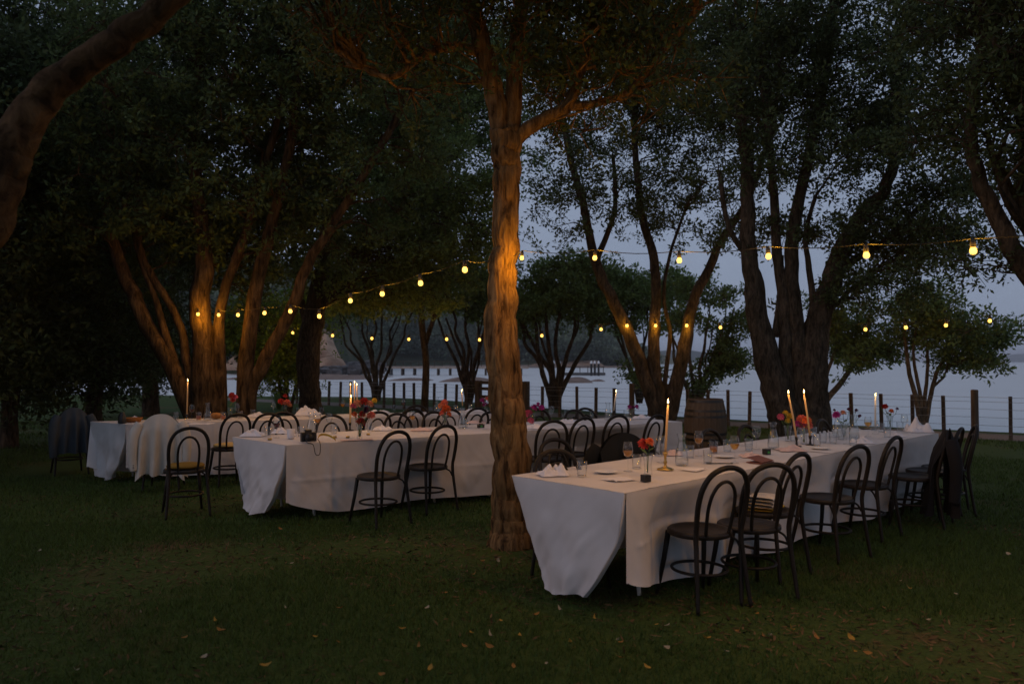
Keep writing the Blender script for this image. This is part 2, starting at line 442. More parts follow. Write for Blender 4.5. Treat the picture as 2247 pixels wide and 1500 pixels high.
mound('sand_bar', 846, 948, 835, .5, 7, 1); mound('sand_bar', 962, 1085, 837, .75, 8, 2); mound('sand_bar', 1205, 1302, 839, .8, 8, 3); mound('sand_bar', 1300, 1332, 837, .35, 5, 4)
mound('beach', 480, 835, 830, .7, 30, 5)
mound('beach', 800, 1440, 806.5, 1.6, 40, 7)
mb = MB()
for i in range(340):
    px = rnd.uniform(600, 842); c = rnd.random()
    p = G(px, 826 - c * 10, WZ); s = rnd.uniform(.25, .8) * (1.2 - .4 * c)
    zt = WZ + .5 + c * 1.6
    vs = []
    for k in range(8):
        vs.append((p.x + s * ((k & 1) * 2 - 1) * rnd.uniform(.5, 1.1), p.y + s * ((k >> 1 & 1) * 2 - 1) * rnd.uniform(.5, 1.1), zt + s * .6 * ((k >> 2) * 2 - 1) * rnd.uniform(.5, 1.1)))
    mb.add(vs, [(0, 2, 3, 1), (4, 5, 7, 6), (0, 1, 5, 4), (1, 3, 7, 5), (3, 2, 6, 7), (2, 0, 4, 6)])
obj('shore_rocks', mb.mesh('shore_rocks', False), mat('shore_rock', (.09, .085, .085), .9, .2, island=.6), kind='stuff')

def ridge(name, pts, Y, col):
    mb = MB(); n = 60; xs = np.linspace(pts[0][0], pts[-1][0], n)
    vs = []
    for i, px in enumerate(xs):
        py = float(np.interp(px, [p[0] for p in pts], [p[1] for p in pts])) + 1.0 * mnoise.noise(Vector((px * .05, Y, 0)))
        t = P(px, min(py, 794), Y)
        vs += [(t.x, Y * .97, WZ - .5), (t.x, Y, t.z), (t.x, Y * 1.12, WZ - .5)]
    mb.add(vs, [(i * 3 + k, (i + 1) * 3 + k, (i + 1) * 3 + k + 1, i * 3 + k + 1) for i in range(n - 1) for k in range(2)])
    obj(name, mb.mesh(name), mat(name + '_cover', col, .95, .1), kind='structure')
ridge('far_headland', [(1390, 794), (1408, 768), (1432, 764), (1450, 776), (1475, 786), (1490, 794)], 620, (.16, .15, .1))
ridge('distant_hills', [(1380, 793), (1440, 770), (1500, 766), (1540, 772), (1590, 780), (1640, 790), (1680, 794)], 1500, (.05, .07, .06))
ridge('island_hills', [(2120, 793.5), (2180, 784), (2240, 776), (2320, 772), (2420, 778), (2500, 793)], 3200, (.06, .08, .07))

# ------------------------------------------------------------------ wharf, mooring piles
t = thing('wharf', 'long low timber wharf on dark piles over the bay', 'wharf', (P(960, 806, 122).x, 122, WZ))
x0, x1 = P(826, 806, 122).x, P(1160, 806, 122).x
cx0 = t.location.x
dz = P(900, 806, 122).z
mb = MB().box(((x0 + x1) / 2 - cx0, 0, dz - WZ), (x1 - x0, 2.6, .35)); obj('deck', mb.mesh('deck', False), mat('wharf_timber', (.32, .25, .2), .9, .1, col2=(.45, .36, .3), scale=1.5), t)
pile_me = MB().lathe([(.15, -1), (.14, 1.15)], 8, capt=True).mesh('wharf_pile')
for px in range(832, 1160, 26):
    for yy in (-1.0, 1.0): obj('pile', pile_me, M_POST, t, (P(px, 806, 122).x - cx0, yy, 0))
rail = MB().box(((x0 + x1) / 2 - cx0, -1.2, dz - WZ + .95), (x1 - x0, .08, .08))
obj('rail', rail.mesh('rail', False), M_POST, t)
post_me = MB().box((0, 0, .5), (.1, .1, 1)).mesh('rail_post', False)
for px in range(836, 1160, 17): obj('rail_post', post_me, M_POST, t, (P(px, 806, 122).x - cx0, -1.2, dz - WZ))
t = thing('pontoon', 'low floating pontoon beside the white capped mooring piles', 'pontoon', (P(1280, 820, 120).x, 120, WZ))
mb = MB().box((0, 0, .25), (6.6, 2.2, .4)); obj('deck', mb.mesh('deck', False), mat('pontoon_deck', (.1, .1, .1), .9), t)
for k in range(6): obj('rail_post', post_me, M_POST, t, (-3 + k * 1.2, -.9, .45))
mb = MB().box((0, -.9, 1.35), (6.4, .07, .07)); obj('rail', mb.mesh('rail', False), M_POST, t)
for px, Y, lab in ((1215, 119, 'lone dark mooring pile with white cap beside the wharf end'), (1228, 128, 'dark mooring pile with white cap behind the lone pile'), (1297.5, 117, 'white capped mooring pile at the pontoon, outer one of three'), (1305, 119, 'white capped mooring pile at the pontoon, middle one of three'), (1313.5, 117, 'white capped mooring pile at the pontoon, last of three')):
    p = P(px, 800, Y)
    t = thing('mooring_pile', lab, 'pile', (p.x, Y, WZ), 0, 'mooring piles in the bay')
    h = CAMH - WZ - .25
    obj('shaft', MB().lathe([(.16, -.8), (.16, h)], 12).mesh('pile_shaft'), mat('tarred_pile', (.02, .022, .022), .7), t)
    obj('cap', MB().lathe([(.19, h - .05), (.19, h + .12), (.02, h + .42)], 12, capt=True).mesh('pile_cap'), mat('white_cap', (.75, .75, .75), .6), t)

# ------------------------------------------------------------------ fence and gate
t = thing('post_and_wire_fence', 'dark timber post and wire fence along the shore path', 'fence', (fence_pt(1386).x, fence_pt(1386).y, 0), math.atan2(FD.y, FD.x))
O = Vector(t.location)
def fl(p): d = p - O; return (d.dot(FD), d.dot(FN))
thin = MB().box((0, 0, .42), (.065, .065, .88)).mesh('fence_post', False)
thick = MB().lathe([(.072, -.1), (.068, .97), (.055, .985)], 14, capt=True).mesh('strainer_post')
pxs = [613, 632, 652, 672, 700, 722, 747, 770, 795, 819, 843, 865, 887, 909, 953, 977, 1001, 1024, 1190, 1228, 1266, 1307, 1347, 1424, 1508, 1553, 1597, 1643, 1688, 1742, 1803, 1868, 1933, 2001, 2069, 2215, 2292]
rf = random.Random(3)
for px in pxs:
    a, c = fl(fence_pt(px)); o = obj('post', thin, M_POST, t, (a, c, rf.uniform(-.02, .01))); o.rotation_euler = (rf.uniform(-.02, .02), rf.uniform(-.025, .025), rf.uniform(-.2, .2))
for px in (931, 1386, 1461, 2137):
    a, c = fl(fence_pt(px)); obj('strainer_post', thick, M_POST, t, (a, c, 0))
for (pa, pb) in ((600, 1047), (1156, 2400)):
    a0, a1 = fl(fence_pt(pa))[0], fl(fence_pt(pb))[0]
    for z in (.12, .28, .44, .6, .75, .84):
        n = max(2, int((a1 - a0) / .6)); pts = [(a0 + (a1 - a0) * i / n, -.035, z - .006 * (i % 2)) for i in range(n + 1)]
        obj('wire', MB().tube(pts, .0035, 4).mesh('wire'), M_WIRE, t)
ga, gb = fence_pt(1050), fence_pt(1154)
t = thing('timber_gate', 'dark timber field gate in the fence behind the lit trunk', 'gate', (ga.x, ga.y, 0), math.atan2((gb - ga).y, (gb - ga).x))
gl = (gb - ga).length
for x in (0, gl): obj('gate_post', MB().box((x, 0, .48), (.16, .16, 1.0)).mesh('gate_post', False), M_POST, t)
for z in (.25, .5, .74, .92): obj('rail', MB().box((gl / 2, -.03, z), (gl - .17, .05, .09)).mesh('rail', False), M_POST, t)

# ------------------------------------------------------------------ trees
def E(px, py, Y, rx, ry, rd, hubs): return (P(px, py, Y), pxm(rx, Y), rd, pxm(ry, Y), hubs)
def tree(name, label, cat, base_px, Y, stems, envs, seed, bark=None, leafm=None, clumps=9, leaves=24, size=.085, csig=.42, crad=.2, group=None, nring=10, amp=.1, brad=.032, ridge=0.0, rows=5, dens=1.0, attach_z=0.0, slim=1.0):
    bark = bark or M_BARKD; leafm = leafm or M_LEAF
    rn = random.Random(seed); rg = np.random.default_rng(seed)
    b0 = G(base_px, HOR + CAMH * F / Y)
    root = thing(name, label, cat, (b0.x, b0.y, 0), 0, group)
    spts, stan = [], []
    for si, (pl, r0, r1) in enumerate(stems):
        pts = [P(q[0], q[1], q[2] if len(q) > 2 else Y) for q in pl]
        pts = smooth_path(pts, rows)
        if isinstance(r0, (list, tuple)): rad = [pxm(x, Y) for x in lerp_list(r0, len(pts))]
        else: rad = [pxm(r0 + (r1 - r0) * (i / (len(pts) - 1)) ** .8, Y) for i in range(len(pts))]
        rad = [x * slim for x in rad]
        wob = rad[0] * .18
        for i in range(1, len(pts) - 1):
            pts[i] += Vector((mnoise.noise(Vector((i * 2.5 / rows, si * 7, seed))), mnoise.noise(Vector((i * 2.5 / rows, si * 7 + 3, seed))), 0)) * wob
        mbs = MB().tube([p - b0 for p in pts], rad, nring, amp, 5, seed + si, ridge=ridge)
        obj('stem' if len(stems) > 1 else 'trunk', mbs.mesh('stem'), bark, root)
        for i in range(1, len(pts)):
            spts.append(pts[i]); stan.append((pts[i] - pts[i - 1]).normalized())
    SP = np.array([tuple(p) for p in spts])
    br = MB(); bpts = []
    hubs = []
    for (c, rx, rd, rz, nh) in envs:
        for i in range(max(3, int(nh * dens))):
            while True:
                q = (rn.uniform(-1, 1), rn.uniform(-1, 1), rn.uniform(-1, 1))
                if q[0] ** 2 + q[1] ** 2 + q[2] ** 2 < 1: break
            h = c + Vector((q[0] * rx, q[1] * rd, q[2] * rz))
            if h.z > .5: hubs.append(h)
    for h in hubs:
        dd = np.linalg.norm(SP - np.array(h), axis=1) + np.maximum(0, SP[:, 2] - h.z + .3) * 2.5 + (SP[:, 2] < attach_z) * 50.0
        k = int(np.argmin(dd)); s = spts[k]; ln = (h - s).length
        if ln < .05: continue
        c1 = s + stan[k] * ln * .35 + Vector((rn.uniform(-.1, .1), rn.uniform(-.1, .1), rn.uniform(0, .12))) * ln
        npt = 6; pts = []
        for i in range(npt):
            u = i / (npt - 1); q = s * (1 - u) ** 2 + c1 * 2 * u * (1 - u) + h * u * u
            if 0 < i < npt - 1: q += Vector((rn.gauss(0, .03), rn.gauss(0, .03), rn.gauss(0, .03))) * ln
            pts.append(q)
        r = min(brad, .008 + .012 * ln)
        br.tube([p - b0 for p in pts], [r * (1 - .75 * i / (npt - 1)) for i in range(npt)], 5)
        bpts += pts[2:]
    B = np.array([tuple(p) for p in bpts])
    cl = []
    for h in hubs:
        m = max(1, int(rn.gauss(clumps, clumps * .3)))
        for i in range(m):
            c = h + Vector((rn.gauss(0, csig), rn.gauss(0, csig), rn.gauss(0, csig * .7)))
            if c.z < .4: continue
            k = int(np.argmin(((B - np.array(c)) ** 2).sum(1))); s = bpts[k]
            mid = s.lerp(c, .5) + Vector((rn.gauss(0, .05), rn.gauss(0, .05), rn.gauss(.03, .04)))
            br.tube([s - b0, mid - b0, c - b0], [.009, .006, .003], 3, cap=False)
            cl.append(tuple(c - b0))
    obj('branches', br.mesh('branches'), bark, root)
    cnt = rg.integers(int(leaves * .6), int(leaves * 1.4) + 1, len(cl))
    V, Q = leafcloud(cl, cnt, crad, size, rg)
    obj('crown', fastmesh('crown', V, Q), leafm, root)
    return root

# lit trunk in the middle of the tables
tree('tree', 'amber lit single trunk standing between the two front tables', 'tree', 1124, 6.6,
     [([(1126, 1212), (1126, 1170), (1124, 1080), (1119, 960), (1110, 850), (1100, 740), (1102, 640), (1107, 540), (1112, 420), (1112, 340), (1108, 285)], [60, 50, 43, 39, 37, 38, 32, 29, 29, 31, 33], 0),
      ([(1104, 320), (1092, 240), (1072, 150), (1050, 70), (1030, -20), (1010, -140)], 26, 16),
      ([(1118, 320), (1126, 240), (1130, 150), (1140, 40), (1170, -80)], 22, 13),
      ([(1128, 310), (1155, 285), (1200, 258), (1245, 232), (1275, 150), (1295, 60), (1350, -30), (1420, -100)], 17, 9),
      ([(1240, 236), (1310, 226), (1380, 200), (1440, 130), (1500, 60)], 10, 6),
      ([(1068, 130), (1000, 100), (920, 130), (860, 170), (800, 150)], 10, 5)],
     [E(1120, -30, 6.6, 560, 150, 1.6, 130), E(1330, 150, 6.8, 220, 130, 1.1, 40), E(900, 60, 6.8, 260, 120, 1.2, 40)], 21, bark=M_BARK, leafm=M_LEAFD, clumps=8, leaves=22, size=.06, csig=.2, crad=.13, nring=72, amp=.07, brad=.02, ridge=.07, rows=14)

# leaning limb at the edge close to the camera
tree('leaning_tree', 'thick leaning limb with rough bark arching over the lawn', 'tree', -640, 3.1,
     [([(-640, 1640), (-520, 1250), (-370, 960), (-210, 720), (-90, 560), (-15, 430), (28, 320), (85, 225), (175, 145), (285, 72), (385, -10), (470, -90), (560, -200)], [92, 88, 82, 74, 64, 52, 44, 38, 33, 29, 27, 25, 23], 0)],
     [(Vector((-.8, 1.6, 6.2)), 4.6, 3.4, 1.3, 150), (Vector((.5, -3.5, 6)), 4.5, 2.5, 1.5, 80)], 31, bark=M_LIMB, leafm=M_LEAFD, clumps=9, leaves=24, size=.1, csig=.35, crad=.2, nring=56, amp=.05, brad=.02, ridge=.04, rows=12, attach_z=3.15)  # both crown masses are out of view, added to block sky light overhead

# many stemmed tree with the lights strung across it
tree('many_stemmed_tree', 'many stemmed tree with warm bulbs strung across its stems', 'tree', 480, 12.9,
     [([(455, 1000), (420, 905), (370, 790), (322, 712), (285, 630), (255, 555), (232, 450), (225, 340), (240, 180), (230, 20)], 27, 9),
      ([(440, 1000), (428, 864), (409, 795), (400, 729), (372, 666), (330, 600), (306, 540), (300, 420), (330, 260)], 14, 7),
      ([(415, 900), (380, 785), (357, 714), (341, 655), (300, 540), (280, 400)], 13, 6),
      ([(456, 1000), (453, 885), (450, 780), (440, 690), (449, 570), (440, 480), (425, 300), (440, 100), (430, -60)], [44, 36, 30, 27, 22, 19, 15, 11, 8], 0),
      ([(484, 1000), (484, 870), (483, 780), (482, 690), (505, 600), (540, 510), (556, 430), (600, 300), (640, 120)], 18, 8),
      ([(535, 1000), (540, 885), (538, 810), (549, 720), (562, 630), (585, 540), (602, 465), (640, 300), (660, 100), (700, -40)], 27, 9),
      ([(560, 1000), (545, 879), (578, 795), (618, 720), (648, 660), (672, 585), (722, 505), (800, 380), (880, 240), (950, 60)], 22, 8)],
     [E(430, 260, 13.2, 330, 340, 2.2, 120), E(720, 250, 13.4, 280, 300, 1.8, 78), E(260, 420, 13.4, 170, 200, 1.4, 45), E(620, 520, 14.2, 260, 130, 1.2, 30), E(560, 20, 13, 500, 130, 2.2, 80)], 41, bark=M_BARKT, ridge=.08, dens=.95, slim=.84, leafm=M_LEAF, clumps=9, leaves=38, size=.1, csig=.32, crad=.2, nring=20, amp=.12)

tree('dark_trunk_tree', 'dark upright tree with one thick trunk beside the shore fence', 'tree', 690, 19,
     [([(690, 935), (684, 905), (678, 850), (677, 770), (686, 710), (696, 640), (720, 540), (750, 420), (770, 300)], [34, 26, 23, 25, 24, 18, 15, 12, 9], 0),
      ([(684, 740), (668, 690), (650, 600), (640, 480)], 10, 6),
      ([(692, 700), (740, 610), (800, 520), (880, 430)], 12, 6)],
     [E(760, 470, 19, 240, 170, 2.2, 88), E(900, 520, 19.5, 190, 150, 2.0, 62), E(980, 420, 19.5, 150, 190, 2.0, 55), E(840, 620, 20, 200, 60, 1.6, 35)], 51, dens=.85, leafm=M_LEAFB, clumps=8, leaves=38, size=.12, csig=.36, crad=.25, nring=16)

tree('three_stemmed_tree', 'three stemmed spreading tree in front of the shore fence', 'tree', 1455, 18.6,
     [([(1448, 938), (1440, 900), (1420, 840), (1390, 760), (1360, 690), (1325, 620), (1306, 570), (1290, 500), (1275, 430), (1245, 320), (1230, 180)], 20, 6),
      ([(1456, 938), (1446, 880), (1436, 810), (1435, 720), (1440, 640), (1434, 560), (1410, 480), (1395, 350), (1390, 220)], 18, 6),
      ([(1462, 938), (1480, 860), (1496, 790), (1507, 730), (1525, 650), (1556, 590), (1582, 530), (1640, 440), (1680, 330)], 19, 6),
      ([(1452, 900), (1462, 810), (1470, 730), (1456, 650), (1470, 560), (1500, 470)], 6, 3),
      ([(1306, 575), (1330, 520), (1350, 450), (1345, 340)], 8, 4)],
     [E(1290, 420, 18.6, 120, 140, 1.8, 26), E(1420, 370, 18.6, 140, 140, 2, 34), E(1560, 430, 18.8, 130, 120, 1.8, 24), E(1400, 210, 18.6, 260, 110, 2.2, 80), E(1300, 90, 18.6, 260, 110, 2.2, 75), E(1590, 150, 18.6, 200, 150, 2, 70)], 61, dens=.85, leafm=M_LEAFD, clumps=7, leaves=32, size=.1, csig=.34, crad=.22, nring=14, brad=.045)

tree('big_shade_tree', 'big dark shade tree with a cluster of thick stems by the barrel', 'tree', 1750, 15,
     [([(1738, 975), (1722, 905), (1700, 850), (1672, 740), (1652, 640), (1642, 520), (1640, 400), (1622, 220), (1610, 60)], [40, 36, 32, 25, 19, 17, 14, 10, 8], 0),
      ([(1740, 960), (1728, 850), (1722, 760), (1720, 660), (1705, 560), (1700, 450), (1690, 330), (1670, 150)], 18, 7),
      ([(1760, 975), (1758, 860), (1752, 780), (1745, 700), (1736, 600), (1742, 500), (1762, 400), (1800, 230), (1820, 60)], 24, 9),
      ([(1785, 975), (1782, 880), (1780, 820), (1792, 720), (1816, 640), (1850, 545), (1898, 465), (1950, 400), (1965, 280), (1960, 120)], [42, 36, 34, 27, 23, 20, 15, 13, 10, 8], 0),
      ([(1786, 700), (1782, 640), (1774, 580), (1768, 510), (1790, 430)], 9, 4),
      ([(1806, 685), (1842, 662), (1862, 640), (1900, 610)], 8, 4),
      ([(1830, 610), (1880, 566), (1940, 530), (2000, 470), (2060, 430)], 10, 4),
      ([(1690, 760), (1676, 690), (1664, 600), (1600, 500), (1580, 380)], 9, 5),
      ([(1700, 740), (1712, 640), (1715, 560)], 8, 5)],
     [E(1640, 240, 15, 150, 200, 1.8, 62), E(1820, 220, 15, 190, 200, 2, 84), E(1980, 330, 15, 130, 170, 1.8, 52), E(1970, 520, 14.8, 130, 75, 1.4, 44), E(2060, 480, 14.6, 75, 90, 1.0, 24), E(1700, 500, 15.4, 150, 70, 1, 14), E(1800, 40, 15, 330, 120, 2.2, 110), E(1900, 630, 14.8, 90, 40, .9, 18)], 71, dens=.72, leafm=M_LEAFD, clumps=8, leaves=36, size=.095, csig=.28, crad=.2, nring=18, brad=.04)

tree('overhanging_tree', 'dark tree with bare twisted limbs reaching over the lawn end', 'tree', 2560, 9.5,
     [([(2560, 1060), (2480, 920), (2380, 760), (2300, 660), (2230, 560), (2185, 470), (2150, 395), (2130, 300), (2140, 190), (2160, 60)], 34, 8),
      ([(2380, 760), (2310, 620), (2262, 520), (2218, 450), (2190, 380), (2170, 310)], 18, 6),
      ([(2262, 520), (2240, 440), (2246, 350), (2230, 240)], 9, 5)],
     [E(2190, 140, 9.5, 110, 130, 1.2, 40), E(2120, 270, 9.6, 70, 90, 1, 18), E(2260, 330, 9.6, 80, 90, 1, 18), E(2150, -20, 9.5, 200, 90, 1.3, 45), E(2170, 560, 9.8, 60, 30, .6, 7), (Vector((8.6, 4.2, 5.2)), 2.6, 3.2, 2.4, 130)], 81, leafm=M_LEAFD, clumps=7, leaves=20, size=.085, csig=.24, crad=.17, nring=16)  # last crown mass is unseen, added beside the camera to shade the tables

# small trees on the shore edge
SG = 'small trees along the shore edge'
def fan(base, tips, Y, r=7):
    st = []; rq = random.Random(int(base[0]))
    tips = list(tips) + [(tx + rq.uniform(-22, 22), ty + rq.uniform(-15, 25)) for tx, ty in tips[::2]]
    for i, (tx, ty) in enumerate(tips):
        j = lambda w: rq.uniform(-w, w)
        bx, by = base; q = lambda u, v, w: (bx + (tx - bx) * u + j(w), by + (ty - by) * v)
        rr = r * (.62 if i < len(tips) * .67 else .38)
        st.append(([(bx + (i - len(tips) / 2) * 1.6, by + 4), q(.18, .18, 3), q(.34, .4, 6), q(.62, .62, 8), q(.86, .84, 7), (tx, ty), (tx + (tx - bx) * .25 + j(12), ty - 45)], rr, rr * .4))
    return st
tree('shore_tree', 'small fan shaped tree on the shore in front of the clay cliff', 'tree', 828, 30.5, fan((828, 874), [(768, 725), (795, 705), (818, 690), (838, 700), (866, 705), (890, 715)], 30.5),
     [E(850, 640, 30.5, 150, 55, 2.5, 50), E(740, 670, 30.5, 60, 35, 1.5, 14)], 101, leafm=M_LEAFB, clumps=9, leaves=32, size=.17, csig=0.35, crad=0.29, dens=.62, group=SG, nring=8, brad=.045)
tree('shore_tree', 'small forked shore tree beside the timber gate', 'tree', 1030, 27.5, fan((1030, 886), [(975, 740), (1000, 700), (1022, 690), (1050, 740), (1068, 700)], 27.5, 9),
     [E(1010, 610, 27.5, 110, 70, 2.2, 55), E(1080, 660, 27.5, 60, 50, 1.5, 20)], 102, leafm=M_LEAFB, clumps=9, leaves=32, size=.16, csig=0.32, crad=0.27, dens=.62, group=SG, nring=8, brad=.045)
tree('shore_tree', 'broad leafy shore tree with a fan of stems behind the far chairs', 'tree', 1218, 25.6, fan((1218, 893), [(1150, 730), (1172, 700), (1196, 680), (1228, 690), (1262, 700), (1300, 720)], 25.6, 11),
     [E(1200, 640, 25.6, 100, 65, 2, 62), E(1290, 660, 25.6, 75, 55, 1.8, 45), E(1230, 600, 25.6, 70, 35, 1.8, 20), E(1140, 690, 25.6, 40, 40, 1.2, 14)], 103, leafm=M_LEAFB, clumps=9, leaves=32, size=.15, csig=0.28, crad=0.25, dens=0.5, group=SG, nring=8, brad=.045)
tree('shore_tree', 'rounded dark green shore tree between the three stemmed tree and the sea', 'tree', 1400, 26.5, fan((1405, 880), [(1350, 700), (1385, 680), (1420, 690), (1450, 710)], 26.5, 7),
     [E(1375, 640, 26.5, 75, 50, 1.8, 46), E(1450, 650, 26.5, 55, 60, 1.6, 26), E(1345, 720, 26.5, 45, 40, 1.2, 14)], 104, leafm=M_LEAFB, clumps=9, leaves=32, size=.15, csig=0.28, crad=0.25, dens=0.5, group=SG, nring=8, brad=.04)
tree('shore_tree', 'open shore tree with pale stems behind the wooden barrel', 'tree', 1525, 22.3, fan((1525, 908), [(1478, 760), (1512, 700), (1548, 740), (1580, 790), (1600, 720)], 22.3, 9),
     [E(1520, 690, 22.3, 70, 75, 1.8, 24), E(1590, 690, 22.3, 45, 65, 1.4, 20), E(1600, 790, 22.3, 45, 35, 1, 18), E(1530, 830, 22.3, 40, 30, 1, 9), E(1400, 820, 22.3, 30, 22, .8, 6)], 105, bark=M_BARKL, leafm=M_LEAFB, clumps=9, leaves=32, size=.12, csig=0.23, crad=0.20, dens=.62, group=SG, nring=8, brad=.03)
tree('shore_tree', 'slanting shore tree leaning out from behind the big shade tree', 'tree', 1796, 20.2, [([(1790, 924), (1812, 880), (1845, 840), (1878, 790), (1900, 745), (1905, 700)], 8, 4), ([(1782, 924), (1770, 860), (1760, 790), (1800, 720)], 7, 3), ([(1812, 880), (1815, 820), (1835, 760), (1830, 700)], 5, 3)],
     [E(1870, 720, 20.2, 75, 36, 1.4, 32), E(1850, 778, 20.2, 45, 24, 1.2, 12), E(1930, 760, 20.2, 35, 40, .9, 14), E(1800, 690, 20.2, 40, 30, 1, 10)], 106, bark=M_BARKL, leafm=M_LEAFB, clumps=9, leaves=32, size=.12, csig=0.22, crad=0.20, dens=0.55, group=SG, nring=8, brad=.03)
tree('shore_tree', 'lone rounded shore tree with bare pale stems by the lawn end', 'tree', 2022, 18.8, [([(2020, 938), (2012, 880), (1998, 830), (1990, 780), (1985, 720), (1990, 680)], 9, 4), ([(2022, 938), (2020, 870), (2008, 810), (2005, 750), (2020, 690)], 7, 3), ([(2026, 938), (2030, 870), (2036, 800), (2034, 740), (2050, 680)], 7, 3), ([(2030, 938), (2040, 880), (2054, 820), (2070, 790), (2090, 740), (2100, 690)], 8, 3), ([(2046, 850), (2070, 828), (2080, 810), (2130, 770)], 4, 2)],
     [E(2075, 720, 18.8, 90, 48, 1.4, 44), E(2035, 665, 18.8, 45, 34, 1.2, 16), E(2120, 780, 18.8, 45, 26, 1.1, 14), E(2165, 735, 18.8, 30, 40, 1, 12), E(1990, 720, 18.8, 35, 50, 1, 12)], 107, bark=M_BARKL, leafm=M_LEAFB, clumps=9, leaves=32, size=.115, csig=0.22, crad=0.20, dens=0.5, group=SG, nring=8, brad=.022, slim=.75)

# dense growth at the dark end of the garden
DG = 'dense trees at the dark end of the garden'
def dense(px, Y, label, seed, top=80, w=150, lean=0, **kw):
    yb = HOR + CAMH * F / Y
    tree('dense_tree', label, 'tree', px, Y, [([(px, yb + 6), (px + lean * .3, yb - 120), (px + lean * .6, yb - 330), (px + lean, yb - 620)], 20, 8), ([(px + 10, yb - 90), (px + 40, yb - 260), (px + 90, yb - 500)], 10, 5)],
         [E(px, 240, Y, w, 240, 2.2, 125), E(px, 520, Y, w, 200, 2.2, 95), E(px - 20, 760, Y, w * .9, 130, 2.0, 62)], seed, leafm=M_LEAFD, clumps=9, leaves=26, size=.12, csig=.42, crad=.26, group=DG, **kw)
dense(205, 16, 'dense dark tree with a faint trunk behind the small jacket chair', 201, lean=10)
dense(20, 14, 'dense dark tree at the unlit end of the lawn beyond the leaning limb', 202, w=160)
dense(-190, 12, 'dense dark tree standing outermost at the unlit lawn end', 203, w=160)
dense(330, 22, 'dense dark tree growing behind the many stemmed tree', 204, w=170)
dense(-420, 9, 'dense dark tree nearest the base of the leaning limb', 205, w=160)
tree('leafy_shrub', 'fresh green leafy shrub tree glowing beside the dark upright trunk', 'shrub', 632, 22.5,
     [([(632, 912), (628, 840), (640, 760), (650, 690)], 6, 3), ([(630, 912), (610, 830), (590, 760)], 5, 2), ([(634, 912), (655, 820), (668, 740)], 5, 2)],
     [E(625, 780, 22.5, 55, 75, 1.5, 55), E(560, 720, 22.5, 70, 70, 1.6, 40), E(650, 690, 22.5, 45, 50, 1.4, 24)], 206, leafm=mat('lime_leaf', (.13, .21, .03), .55, .15, island=.5, trans=.35), clumps=8, leaves=26, size=.11, csig=.3, crad=.22, nring=8)
tree('backdrop_tree', 'tall leafy tree filling the gap behind the dark upright trunk', 'tree', 930, 22.5, [([(930, 915), (935, 800), (925, 680), (940, 520), (930, 330)], 9, 5), ([(932, 760), (980, 600), (1010, 450)], 6, 3)],
     [E(960, 330, 22.5, 210, 180, 2.5, 60), E(760, 180, 22.5, 260, 170, 2.5, 64), E(1030, 150, 22.5, 200, 150, 2.5, 65)], 207, dens=.8, leafm=M_LEAFB, clumps=8, leaves=38, size=.14, csig=.42, crad=.3, nring=8)
# spiky flax by the fence
t = thing('flax_plant', 'spiky flax plant at the foot of the fence by the green shrub', 'plant', G(612, 897))
lm = MB(); rp = random.Random(8)
for i in range(34):
    a = rp.uniform(0, 6.28); h = rp.uniform(.6, 1.1); sp_ = rp.uniform(.15, .6); d = Vector((math.cos(a), math.sin(a), 0)); s_ = Vector((-d.y, d.x, 0)) * .03
    q0, q1, q2 = d * .05, d * sp_ * .5 + Vector((0, 0, h * .7)), d * sp_ + Vector((0, 0, h))
    obj('blade', MB().add([q0 - s_, q0 + s_, q1 + s_ * .8, q1 - s_ * .8, q2], [(0, 1, 2, 3), (3, 2, 4)]).mesh('blade'), M_LEAFB, t)

# ------------------------------------------------------------------ grass and fallen leaves
def blades(name, n, y0, y1, h, w, seed):
    rg = np.random.default_rng(seed)
    Y = np.sqrt(rg.uniform(y0 ** 2, y1 ** 2, n)); X = rg.uniform(-.72, .72, n) * Y
    k = np.array([mnoise.noise(Vector((x * .55, y * .55, 0))) for x, y in zip(X, Y)])
    keep = (k + rg.normal(size=n) * .12) < .17
    keep &= ~(((X - .0) / 1.3) ** 2 + ((Y - 6.3) / 1.0) ** 2 < rg.uniform(.1, 1, n))
    keep &= ~(((X + 1.1) / .7) ** 2 + ((Y - 6.5) / .45) ** 2 < rg.uniform(.3, 1, n))
    off = (X - FA.x) * FN.x + (Y - FA.y) * FN.y
    keep &= off < -.15
    X, Y = X[keep], Y[keep]; m = len(X)
    a = rg.uniform(0, 6.28, m); hh = h * rg.uniform(.45, 1.2, m); ww = w * rg.uniform(.7, 1.2, m)
    b0 = np.stack([X, Y, np.zeros(m) - .004], 1); s = np.stack([np.cos(a), np.sin(a), 0 * a], 1) * ww[:, None]
    tip = b0 + np.stack([rg.normal(0, .5, m) * hh, rg.normal(0, .5, m) * hh, hh], 1)
    V = np.empty((m, 3, 3)); V[:, 0] = b0 - s; V[:, 1] = b0 + s; V[:, 2] = tip
    obj(name, fastmesh(name, V.reshape(-1, 3), np.arange(m * 3).reshape(-1, 3)), mat('grass_blade', (.05, .088, .02), .6, .15, island=.5, trans=.3), kind='stuff')
blades('grass', 150000, 3.2, 7.5, .045, .0035, 1)
blades('grass', 90000, 7.5, 13, .05, .006, 2)
blades('grass', 60000, 13, 20, .06, .01, 3)

